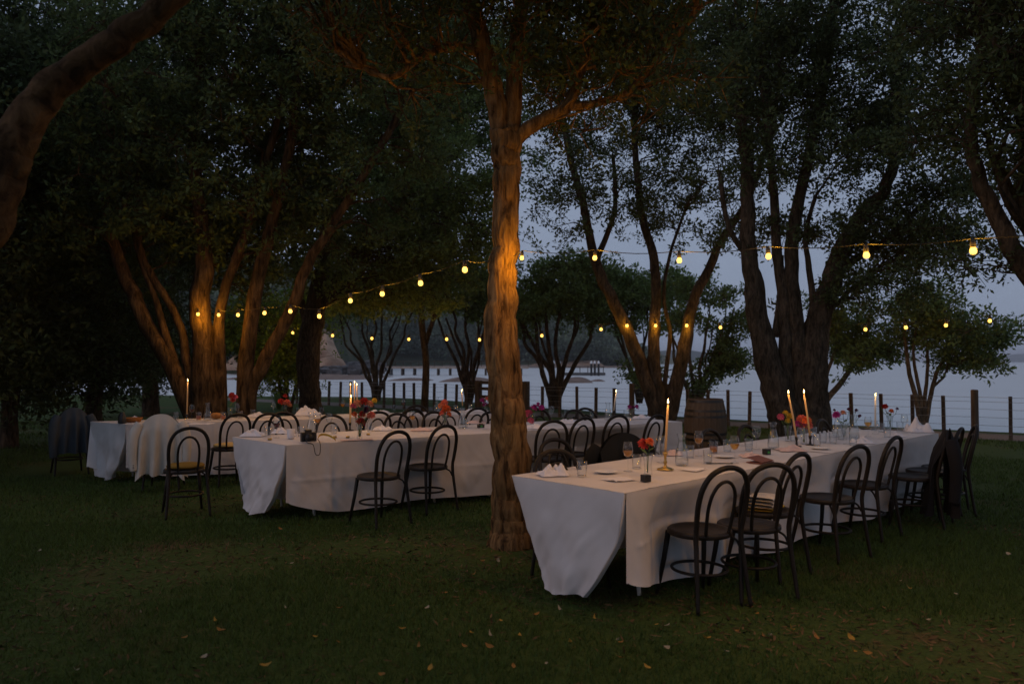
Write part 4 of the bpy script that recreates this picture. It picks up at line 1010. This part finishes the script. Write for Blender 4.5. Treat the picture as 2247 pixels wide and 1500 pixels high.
GLASS_LABELS = {
    (1277, 1045): 'empty tumbler beside the crumpled napkin at the hanging end of the front row',
    (1397, 1027): 'empty tumbler between the dahlia bud vase and white wine on the front row',
    (1446, 1000): 'empty tumbler behind the brass candlestick on the front row',
    (1514, 1004): 'empty tumbler behind the carafe by the brass candlestick',
    (1566, 994): 'tumbler of amber drink on the front row beside a white wine glass',
    (1553, 1016): 'tumbler of water next to the dark knife on the front row',
    (1596, 990): 'empty tumbler on the front row between amber drink and green marked box',
    (1643, 988): 'tumbler of water behind the crumpled blush napkin on the front row',
    (1793, 978): 'empty tumbler standing right against the leaning candles, outer one',
    (1806, 971): 'empty tumbler one step past the leaning candles on the front row',
    (1828, 973): 'empty tumbler in front of the carafe beside the magenta flowers',
    (1845, 964): 'empty tumbler pressed against the tall vase of dark poppies',
    (1872, 977): 'empty tumbler near the napkin spilling over the front row edge',
    (1742, 968): 'empty tumbler between the yellow dahlias and the orange bouquet',
    (1785, 958): 'tumbler of water behind the leaning candles on the front row',
    (1947, 959): 'empty tumbler beside the small white napkin near the orange posy',
    (1975, 946): 'empty tumbler beside the peaked white napkin on the front row',
    (1918, 944): 'empty tumbler behind the upright ivory candle',
    (1934, 948): 'empty tumbler between the ivory candle and the orange posy',
    (588, 957): 'empty tumbler between the crumpled napkin and red wine on the middle row',
    (661, 957): 'empty tumbler behind the photo camera on the middle row',
    (733, 951): 'empty tumbler between the amber wine and the thick candle',
    (812, 946): 'empty tumbler behind the big bouquet on the middle row',
    (1020, 938): 'empty tumbler touching the carafe beside the orange dahlias',
    (1240, 915): 'tumbler of water near the white napkin behind two middle row chairs',
    (1298, 917): 'tumbler of water on the middle row behind its chair by the far carafe',
    (1374, 916): 'tumbler of water beside the two purple dahlias',
    (386, 920): 'empty tumbler just beside the cream blazer on the back row',
    (436, 921): 'tumbler of amber drink between red wine and carafe on the back row',
    (490, 921): 'tumbler of amber drink beside the loaf on the back row',
    (527, 918): 'empty tumbler beside the red dahlias on the back row',
    (653, 909): 'empty tumbler beside the small coral posy on the back row',
    (705, 908): 'empty tumbler beside the peaked napkin on the back row',
    (555, 914): 'empty tumbler beside the napkin behind the paired chairs on the back row',
    (865, 902): 'empty tumbler past the three slim candles on the back row',
    (1000, 903): 'tumbler of water beside the thin candle on the back row',
    (1032, 901): 'tumbler of water near the purple posy at the gate end',
    (1378, 1033): 'wine glass of white wine beside the dahlia bud vase on the front row',
    (1533, 1000): 'wine glass of white wine beside the amber tumbler on the front row',
    (1612, 1015): 'wine glass of white wine beside the crumpled blush napkin',
    (1450, 1014): 'empty stemmed wine glass behind the brass candlestick',
}
def tumbler(px, py, row, drink=None):
    lab = {None: 'empty clear tumbler on the %s row table', 'beer': 'tumbler of amber drink on the %s row table', 'water': 'tumbler of water on the %s row table'}[drink] % row
    t = thing('glass_tumbler', GLASS_LABELS.get((px, py), lab), 'glass', G(px, py, CT), 0, lab.split(' on')[0] + 's on the %s row' % row)
    obj('glass', TUMB, None, t)
    if drink: obj('drink', DR[drink], None, t)
def wineglass(px, py, row, drink=None):
    lab = {None: 'empty stemmed wine glass on the %s row table', 'white': 'wine glass of white wine on the %s row table', 'red': 'wine glass of red wine on the %s row table'}[drink] % row
    t = thing('wine_glass', GLASS_LABELS.get((px, py), lab), 'glass', G(px, py, CT), 0, 'wine glasses on the %s row, %s' % (row, drink or 'empty'))
    obj('glass', WG, None, t)
    if drink: obj('wine', DR[drink], None, t)
def carafe(px, py, row, lab):
    t = thing('water_carafe', lab, 'carafe', G(px, py, CT), 0, 'water carafes on the tables')
    obj('glass', CARAFE, None, t); obj('water', CARAFE_D, None, t)
def napkin(px, py, lab, m=M_NAP, size=.17, h=.05, seed=0, flat=False, rz=0):
    def fn(a, c):
        x, y = (a - .5) * size, (c - .5) * size * .8
        e = max(0, 1 - max(abs(a - .5), abs(c - .5)) * 2) ** .5
        z = .004 + (.006 if flat else h) * e * (.55 + 1.0 * mnoise.noise(Vector((a * 3.1 + seed, c * 3.3, seed))) + .35 * mnoise.noise(Vector((a * 8, c * 8 + seed, 1))))
        if flat: z += .012 * max(0, mnoise.noise(Vector((a * 3 + seed, c * 2, 0))))
        w = 0 if flat else .25
        return (x * (1 - w * e) + .02 * mnoise.noise(Vector((c * 3, seed, a))), y * (1 - w * e) + .02 * mnoise.noise(Vector((a * 3, seed, c))), max(.003, z))
    o = obj('napkin', MB().grid(22, 22, fn).mesh('napkin'), m, None, G(px, py, CT)); o.rotation_euler = (0, 0, rz)
    tag(o, lab, 'napkin')
FLAME = MB().lathe([(0, 0), (.0045, .004), (.0065, .011), (.005, .02), (.002, .03), (0, .036)], 10).mesh('flame'); FLAME.materials.append(M_FLAME)
fl_d = bpy.data.lights.new('flame_glow', 'POINT'); fl_d.energy = FLAME_W; fl_d.color = (1, .55, .2); fl_d.shadow_soft_size = .012
def candle(px, py, fy, lab, holder='glass', wax=None, fx=None, r=.0095):
    """base pixel, flame pixel height; upright or leaning candle in a holder"""
    p = G(px, py, CT); top = P(fx if fx is not None else px, fy, p.y) - p
    t = thing('candle', lab, 'candle', p)
    hh = .13 if holder == 'brass' else .09
    if holder == 'brass':
        prof = [(0, 0), (.06, 0), (.062, .006), (.045, .014), (.014, .022), (.009, .04), (.015, .055), (.009, .07), (.009, .1), (.016, .112), (.02, .13), (.014, .13), (.012, .118), (0, .118)]
        hm = M_BRASS
    elif holder == 'dark':
        prof = [(0, 0), (.045, 0), (.045, .006), (.012, .012), (.008, .05), (.014, .07), (.016, .09), (.011, .09), (0, .08)]
        hm = mat('dark_metal', (.03, .028, .025), .4, .5, metal=.8)
    else:
        prof = [(0, 0), (.034, 0), (.034, .008), (.01, .016), (.008, .05), (.018, .06), (.02, .09), (.0125, .09), (0, .075)]
        hm = M_GLASS
    obj('holder', MB().lathe(prof, 20).mesh('holder'), hm, t)
    b0 = Vector((0, 0, hh - .012)); e = top - Vector((0, 0, .02))
    bd = e - b0
    mid = b0 + bd * .5 + Vector((bd.x * -.05, 0, 0))
    ct = obj('candle_stick', MB().tube([b0, mid, e], [r, r * .95, r * .8], 12).mesh('candle_stick'), wax or M_WAX, t)
    obj('wick', MB().tube([e, e + Vector((0, 0, .01))], .001, 5).mesh('wick'), M_BLACK, ct)
    obj('flame', FLAME, None, ct, e + Vector((0, 0, .006)))
    l = bpy.data.objects.new('flame_glow', fl_d); COL.objects.link(l); l.parent = t; l.location = e + Vector((0, 0, .045))

BLO = {}
def bloom_mesh(rad, seed):
    rn = random.Random(seed); mb = MB()
    for ring in range(5):
        n = 13 - ring * 2; el = R(-15 + ring * 24); ln = rad * (1 - .1 * ring); w = rad * .2
        for k in range(n):
            a = 2 * math.pi * (k + .5 * (ring % 2)) / n + rn.uniform(-.08, .08); d = Vector((math.cos(a) * math.cos(el), math.sin(a) * math.cos(el), math.sin(el)))
            s = Vector((-math.sin(a), math.cos(a), 0)); up = d.cross(s)
            p0, p1, p2 = d * ln * .15, d * ln * .65, d * ln * rn.uniform(.9, 1.08) + up * -.1 * ln
            mb.add([p0 - s * w * .4, p0 + s * w * .4, p1 + s * w, p2 + s * w * .35, p2 - s * w * .35, p1 - s * w], [(0, 1, 2, 5), (5, 2, 3, 4)])
    mb.lathe([(0, -rad * .25), (rad * .3, -rad * .1), (rad * .25, rad * .15), (0, rad * .25)], 8)
    return mb.mesh('bloom', False)
FC = {'orange': (.75, .17, .05), 'red': (.45, .035, .03), 'pink': (.62, .11, .2), 'magenta': (.4, .03, .24), 'yellow': (.7, .45, .04), 'peach': (.8, .36, .2), 'plum': (.1, .02, .06), 'coral': (.8, .22, .16)}
M_STEM = mat('flower_stem', (.05, .12, .03), .6, .3)
def bouquet(px, py, lab, blooms, vase=True, leaves=3):
    p = G(px, py, CT); t = thing('flower_vase', lab, 'flowers', p)
    if vase: obj('vase', VASE, None, t)
    rn = random.Random(int(px))
    for i, (bx, by, col, rpx) in enumerate(blooms):
        Yd = p.y + rn.uniform(-.05, .05); q = P(bx, by, Yd) - p; rad = pxm(rpx, p.y)
        m = mat('petal_' + col, FC[col], .6, .25, island=.25, trans=.25)
        o = obj('bloom', bloom_mesh(rad, i), m, t, q); o.rotation_euler = (rn.uniform(.2, .9), rn.uniform(-.5, .5), rn.uniform(0, 6))
        obj('stem', MB().tube([(rn.uniform(-.012, .012), rn.uniform(-.012, .012), .02), (q.x * .25, q.y * .25, .15), (q.x * .75, q.y * .75, max(.1, q.z * .72)), q], .0022, 5).mesh('stem'), M_STEM, t)
    for i in range(leaves):
        a = rn.uniform(0, 6.28); d = Vector((math.cos(a), math.sin(a), .5)).normalized(); s = Vector((-math.sin(a), math.cos(a), 0)) * .016; b0 = Vector((0, 0, .15 + .02 * i))
        obj('leaf', MB().add([b0, b0 + d * .04 + s, b0 + d * .085, b0 + d * .04 - s], [(0, 1, 2, 3)]).mesh('leaf', False), M_LEAFB, t)
def block(px, py, lab, mark=True, rz=.5, dims=(.05, .05, .045)):
    t = thing('small_black_box', lab, 'box', G(px, py, CT), rz)
    obj('body', MB().box((0, 0, dims[2] / 2), dims).mesh('body', False), M_BLACK, t)
    if mark:
        y = -dims[1] / 2 - .0015
        obj('green_mark', MB().add([(-.014, y, .01), (.014, y, .01), (.014, y, .03), (.006, y, .022), (0, y, .035), (-.006, y, .022), (-.014, y, .03)], [(0, 1, 2, 3, 4, 5, 6)]).mesh('green_mark', False), M_GREEN, t)

# front row
napkin(1213, 1042, 'crumpled white napkin at the hanging end of the front row', size=.2, h=.1, seed=2, rz=.3)
tumbler(1277, 1045, 'front'); wineglass(1378, 1033, 'front', 'white'); tumbler(1397, 1027, 'front'); tumbler(1446, 1000, 'front')
bouquet(1422, 1043, 'single red and orange dahlia stem in a bud vase by the brass candlestick', [(1413, 972, 'red', 15), (1426, 968, 'orange', 12)])
block(1417, 1056, 'small plain black box on the front row by the bud vase', mark=False)
napkin(1358, 1052, 'flat white napkin on the front row between tumbler and bud vase', size=.19, seed=5, flat=True, rz=.6)
candle(1460, 1030, 881, 'tall beeswax candle in a brass candlestick on the front row', 'brass', M_WAX, fx=1466)
carafe(1496, 1020, 'front', 'water carafe beside the brass candlestick on the front row')
wineglass(1450, 1014, 'front'); tumbler(1514, 1004, 'front'); wineglass(1533, 1000, 'front', 'white'); tumbler(1566, 994, 'front', 'beer'); tumbler(1553, 1016, 'front', 'water')
napkin(1520, 1030, 'flat white napkin on the front row in front of the carafe', size=.18, seed=9, flat=True, rz=.9)
napkin(1478, 998, 'blush napkin on the front row behind the brass candlestick', M_NAPP, .16, .06, 11)
wineglass(1612, 1015, 'front', 'white'); tumbler(1596, 990, 'front'); tumbler(1643, 988, 'front', 'water')
o = obj('table_knife', MB().box((0, 0, .004), (.2, .014, .005)).lathe([(0, .001), (.008, .001), (.008, .007), (0, .007)], 8, (.1, 0, 0)).mesh('table_knife', False), M_BLACK, None, G(1578, 1017, CT)); tag(o, 'dark knife lying on the front row cloth', 'knife')
napkin(1648, 1002, 'crumpled blush napkin on the front row beside the green marked box', M_NAPP, .17, .05, 14)
block(1682, 996, 'small black box with a green mark on the front row')
t = thing('menu_folder', 'brown folded menu lying on the front row edge', 'menu', G(1668, 1014, CT), .75)
obj('cover', MB().box((0, 0, .004), (.2, .13, .006)).mesh('cover', False), mat('menu_cover', (.16, .06, .05), .7), t); c_ = obj('top_cover', MB().box((0, 0, .0), (.2, .13, .004)).mesh('top_cover', False), mat('menu_cover', (.16, .06, .05), .7), t, (0, .0, .028)); c_.rotation_euler = (.22, 0, .05)
carafe(1697, 984, 'front', 'water carafe on the front row beside the green marked box')
napkin(1737, 988, 'rumpled blush napkin on the front row before the leaning candles', M_NAPP, .24, .06, 17)
bouquet(1729, 968, 'pink and yellow dahlias in a vase beside the leaning candles', [(1713, 913, 'pink', 9), (1724, 905, 'yellow', 8), (1734, 912, 'yellow', 9), (1729, 922, 'yellow', 7)])
bouquet(1764, 974, 'orange and magenta dahlias in a vase between the leaning candles', [(1749, 930, 'magenta', 12), (1759, 918, 'coral', 12), (1770, 921, 'orange', 12), (1776, 932, 'coral', 10), (1762, 933, 'pink', 11)])
candle(1748, 979, 860, 'leaning beeswax candle beside the orange bouquet, the one nearer the yellow dahlias', 'dark', M_WAX, fx=1730)
candle(1778, 976, 859, 'leaning beeswax candle beside the orange bouquet, the one nearer the tumblers', 'dark', M_WAX, fx=1764)
for px, py in ((1793, 978), (1806, 971), (1828, 973), (1845, 964), (1872, 977), (1742, 968)): tumbler(px, py, 'front')
tumbler(1785, 958, 'front', 'water')
carafe(1838, 958, 'front', 'water carafe next to the magenta flowers on the front row')
carafe(1874, 960, 'front', 'water carafe behind the loose dark poppies on the front row')
bouquet(1853, 962, 'magenta dahlia with loose dark poppies in a tall vase', [(1835, 909, 'magenta', 10), (1850, 905, 'peach', 9), (1863, 897, 'plum', 5), (1879, 900, 'plum', 6), (1886, 912, 'plum', 5), (1831, 899, 'plum', 4)])
candle(1921, 951, 866, 'upright ivory candle in a glass holder on the front row', 'glass', M_WAXW)
bouquet(1953, 941, 'small orange posy in a glass near the far end of the front row', [(1942, 891, 'red', 8), (1956, 901, 'orange', 7), (1969, 896, 'plum', 4), (1932, 888, 'plum', 4)])
for px, py in ((1947, 959), (1975, 946), (1918, 944), (1934, 948)): tumbler(px, py, 'front')
napkin(2015, 947, 'peaked white napkin at the far end of the front row', size=.26, h=.16, seed=21)
napkin(1893, 972, 'white napkin spilling over the front row edge', size=.2, h=.07, seed=23)
napkin(1968, 958, 'small white napkin beside the far tumblers of the front row', size=.16, h=.06, seed=25)
o = obj('mobile_phone', MB().box((0, 0, .005), (.15, .075, .009)).box((0, 0, .0102), (.135, .066, .0015)).mesh('mobile_phone', False), M_BLACK, None, G(1903, 941, CT)); tag(o, 'black phone lying at the back edge of the front row', 'phone')

for px, py, row, drink, lab in ((1758, 990, 'front', None, 'empty stemmed wine glass in front of the orange bouquet'), (1858, 974, 'front', None, 'empty stemmed wine glass beside the tall vase of dark poppies'), (1905, 957, 'front', 'white', 'wine glass of white wine next to the ivory candle'), (1985, 950, 'front', None, 'empty stemmed wine glass just before the peaked white napkin'), (1660, 984, 'front', None, 'empty stemmed wine glass behind the green marked box on the front row'),
                                (722, 946, 'middle', None, 'empty stemmed wine glass between the amber wine and the thick candle'), (905, 940, 'middle', 'white', 'wine glass of white wine between the two near chairs of the middle row'), (1210, 926, 'middle', None, 'empty stemmed wine glass beside the magenta dahlias past the trunk'), (600, 912, 'back', None, 'empty stemmed wine glass beside the coral posy on the back row'), (885, 904, 'back', 'red', 'wine glass of red wine on the back row past the three slim candles')):
    GLASS_LABELS[(px, py)] = lab; wineglass(px, py, row, drink)
for px, py, lab in ((1330, 1037, 'white side plate near the hanging end of the front row'), (1590, 1003, 'white side plate between the glasses on the front row'), (1800, 985, 'white side plate in front of the tumblers past the leaning candles')):
    t = thing('side_plate', lab, 'plate', G(px, py, CT)); obj('plate', MB().lathe([(0, .003), (.05, .003), (.082, .012), (.084, .014), (.08, .0155), (.05, .007), (0, .007)], 28).mesh('plate'), mat('white_china', (.7, .68, .66), .3, .5), t)

# middle row
napkin(556, 956, 'crumpled white napkin at the hanging end of the middle row', size=.24, h=.1, seed=31)
napkin(615, 950, 'white napkin behind the red wine on the middle row', size=.2, h=.09, seed=33)
wineglass(607, 960, 'middle', 'red'); tumbler(588, 957, 'middle'); tumbler(661, 957, 'middle'); tumbler(733, 951, 'middle')
t = thing('white_mug', 'white mug beside the red wine on the middle row', 'mug', G(638, 962, CT))
obj('body', MB().lathe([(0, .002), (.032, .0), (.036, .01), (.042, .1), (.039, .1), (.034, .012), (0, .01)], 22).mesh('body'), M_NAP, t)
obj('handle', MB().tube(smooth_path([(.038, 0, .08), (.062, 0, .075), (.066, 0, .05), (.055, 0, .028), (.035, 0, .025)], 4), .005, 8).mesh('handle'), M_NAP, t)
t = thing('photo_camera', 'black photo camera with a yellow strap at the middle row edge', 'camera', G(676, 969, CT), .5)
obj('body', MB().box((0, 0, .05), (.14, .06, .09)).box((0, 0, .105), (.06, .05, .03)).box((.058, -.01, .05), (.03, .075, .085)).mesh('body', False), M_BLACK, t)
obj('lens', MB().tube([(-.01, -.03, .05), (-.01, -.12, .05)], [.034, .037], 18).mesh('lens'), M_BLACK, t)
obj('strap', MB().grid(24, 2, lambda a, c: (.08 + .16 * a, -.03 + .09 * math.sin(a * 5) - .02, .006 + .05 * math.sin(a * 3.1) + .02 * c)).mesh('strap'), mat('yellow_strap', (.5, .3, .02), .7), t)
obj('strap', MB().tube(smooth_path([(-.04, -.05, .03), (-.035, -.125, .004), (.0, -.2, -.01), (.02, -.215, -.1), (.06, -.215, -.1), (.07, -.19, -.005), (.08, -.06, .03)], 5), .004, 5).mesh('strap'), M_BLACK, t)
carafe(683, 951, 'middle', 'water carafe beside the amber wine on the middle row')
wineglass(697, 948, 'middle', 'white')
candle(768, 944, 869, 'thick beeswax candle beside the big bouquet on the middle row', 'dark', M_WAX, fx=770, r=.013)
bouquet(789, 962, 'big mixed bouquet of red and peach dahlias on the middle row', [(785, 884, 'peach', 11), (800, 880, 'red', 12), (812, 885, 'peach', 10), (822, 878, 'yellow', 7), (778, 909, 'orange', 10), (814, 910, 'coral', 11), (792, 924, 'red', 13), (775, 890, 'pink', 9), (803, 898, 'plum', 9), (795, 908, 'red', 10)], leaves=8)
t = thing('menu_card', 'blush menu card under the big bouquet', 'menu', G(783, 965, CT), .4); obj('card', MB().box((0, 0, .003), (.32, .12, .002)).mesh('card', False), M_NAPP, t)
tumbler(812, 946, 'middle'); napkin(838, 943, 'white napkin beside the big bouquet on the middle row', size=.22, h=.06, seed=36)
napkin(925, 944, 'blush napkin between the two chairs of the middle row', M_NAPP, .24, .04, 38)
for px, py, lab in ((763, 960, 'tealight in front of the thick candle'), (808, 954, 'tealight beside the big bouquet tumbler'), (735, 960, 'tealight near the camera strap'), (592, 965, 'tealight by the red wine glass')):
    t = thing('tealight', lab + ' on the middle row', 'tealight', G(px, py, CT)); obj('cup', MB().lathe([(0, .001), (.019, 0), (.021, .018), (.019, .018), (.018, .012), (0, .012)], 14).mesh('cup'), M_BRASS, t)
bouquet(976, 938, 'orange dahlias in a narrow vase on the middle row', [(967, 889, 'peach', 8), (975, 882, 'coral', 9), (979, 896, 'orange', 12), (970, 906, 'coral', 9), (985, 908, 'orange', 8)])
carafe(1014, 939, 'middle', 'water carafe beside the orange dahlias on the middle row'); tumbler(1020, 938, 'middle')
block(1055, 938, 'small black box with a green mark on the middle row near the trunk', dims=(.08, .04, .04))
napkin(1045, 928, 'blush napkin behind the black box on the middle row', M_NAPP, .26, .04, 41)
bouquet(1168, 934, 'magenta dahlias in a vase just past the lit trunk', [(1159, 906, 'pink', 11), (1180, 888, 'magenta', 10), (1165, 922, 'pink', 9), (1172, 893, 'magenta', 10), (1188, 893, 'magenta', 8)])
napkin(1172, 940, 'white napkin under the magenta dahlias by the trunk', size=.24, h=.06, seed=43)
napkin(1250, 928, 'white napkin on the middle row behind two chairs', size=.3, h=.08, seed=44)
carafe(1334, 921, 'middle', 'water carafe near the far end of the middle row')
candle(1347, 914, 858, 'thin ivory candle beside the far carafe on the middle row', 'dark', M_WAXW, fx=1352)
bouquet(1385, 921, 'two purple dahlias in a vase at the far end of the middle row', [(1381, 893, 'magenta', 8), (1397, 892, 'magenta', 8), (1389, 894, 'plum', 7)])
for px, py in ((1240, 915), (1298, 917), (1374, 916)): tumbler(px, py, 'middle', 'water')
napkin(1412, 918, 'white napkin at the far end of the middle row', size=.3, h=.06, seed=46)

# back row
t = thing('bread_basket', 'orange woven basket at the open end of the back row', 'basket', G(292, 925, CT), .3)
obj('basket', MB().lathe([(0, .004), (.09, .0), (.12, .05), (.115, .055), (.088, .01), (0, .01)], 20).mesh('basket'), mat('wicker', (.4, .16, .05), .9, .1, col2=(.25, .1, .03), scale=60, bump=(120, .6)), t)
napkin(296, 919, 'white napkin lying in the orange basket', size=.15, h=.05, seed=51)
bpy.context.view_layer.update()
t = thing('black_jar', 'black jar at the open end of the back row', 'jar', G(268, 928, CT)); obj('body', MB().lathe([(0, .001), (.05, 0), (.052, .01), (.045, .1), (.03, .12), (.03, .14), (0, .14)], 18).mesh('body'), M_BLACK, t)
candle(410, 921, 834, 'thin beeswax candle at the back row beside the blazer', 'glass', M_WAX, fx=412)
wineglass(421, 921, 'back', 'red'); tumbler(386, 920, 'back'); tumbler(436, 921, 'back', 'beer'); carafe(455, 922, 'back', 'water carafe at the back row behind the yellow cushions')
o = obj('bread_loaf', MB().grid(17, 9, lambda a, c: (.09 * math.cos(a * 6.283) * math.sin(c * 3.1416), .06 * math.sin(a * 6.283) * math.sin(c * 3.1416), .045 - .045 * math.cos(c * 3.1416))).mesh('bread_loaf'), mat('crust', (.4, .18, .05), .8, .2, col2=(.25, .1, .03), scale=20), None, G(474, 919, CT)); tag(o, 'orange brown loaf on the back row beside the carafe', 'bread')
tumbler(490, 921, 'back', 'beer'); wineglass(520, 917, 'back'); tumbler(527, 918, 'back')
bouquet(505, 918, 'red dahlias in a vase against the stems at the back row', [(508, 866, 'red', 8), (516, 870, 'pink', 7), (511, 876, 'red', 7)])
napkin(440, 930, 'white napkin hanging over the back row edge', size=.3, h=.05, seed=53, flat=True)
napkin(568, 914, 'white napkin on the back row behind the paired chairs', size=.34, h=.07, seed=54)
napkin(676, 910, 'peaked white napkin on the back row beside the small posy', size=.34, h=.16, seed=55)
bouquet(627, 908, 'small coral posy in a white cup on the back row', [(617, 880, 'red', 8), (630, 882, 'coral', 9), (626, 868, 'red', 6), (636, 888, 'peach', 6)])
for px, py in ((653, 909), (705, 908), (555, 914), (865, 902)): tumbler(px, py, 'back')
wineglass(752, 907, 'back', 'white')
candle(769, 906, 843, 'first of three slim candles clustered on the back row', 'dark', M_WAX, r=.009)
candle(777, 904, 838, 'tallest of three slim candles clustered on the back row', 'dark', M_WAX, r=.009, fx=778)
candle(784, 906, 843, 'last of three slim candles clustered on the back row', 'dark', M_WAX, r=.009, fx=783)
carafe(958, 905, 'back', 'water carafe on the back row behind the orange dahlias')
candle(1015, 900, 857, 'thin candle on the back row beside the water carafe and purple posy', 'glass', M_WAX, fx=1013)
bouquet(1066, 902, 'purple posy at the gate end of the back row', [(1060, 878, 'magenta', 8), (1070, 875, 'coral', 8), (1064, 886, 'magenta', 7)])
napkin(830, 906, 'white napkin on the back row by the three slim candles', size=.32, h=.06, seed=57); napkin(1040, 902, 'white napkin at the gate end of the back row', size=.3, h=.06, seed=58)
for px, py in ((1000, 903), (1032, 901)): tumbler(px, py, 'back', 'water')

# ------------------------------------------------------------------ sea air
hm = bpy.data.materials.new('sea_air'); hm.use_nodes = True
N = hm.node_tree.nodes; N.remove(N['Principled BSDF'])
pv = N.new('ShaderNodeVolumePrincipled'); pv.inputs['Color'].default_value = (.9, .93, 1, 1); pv.inputs['Density'].default_value = .00032
hm.node_tree.links.new(pv.outputs[0], N['Material Output'].inputs['Volume'])
obj('haze', MB().box((0, 2800, 28.5), (19000, 12800, 63)).mesh('haze', False), hm, kind='stuff')
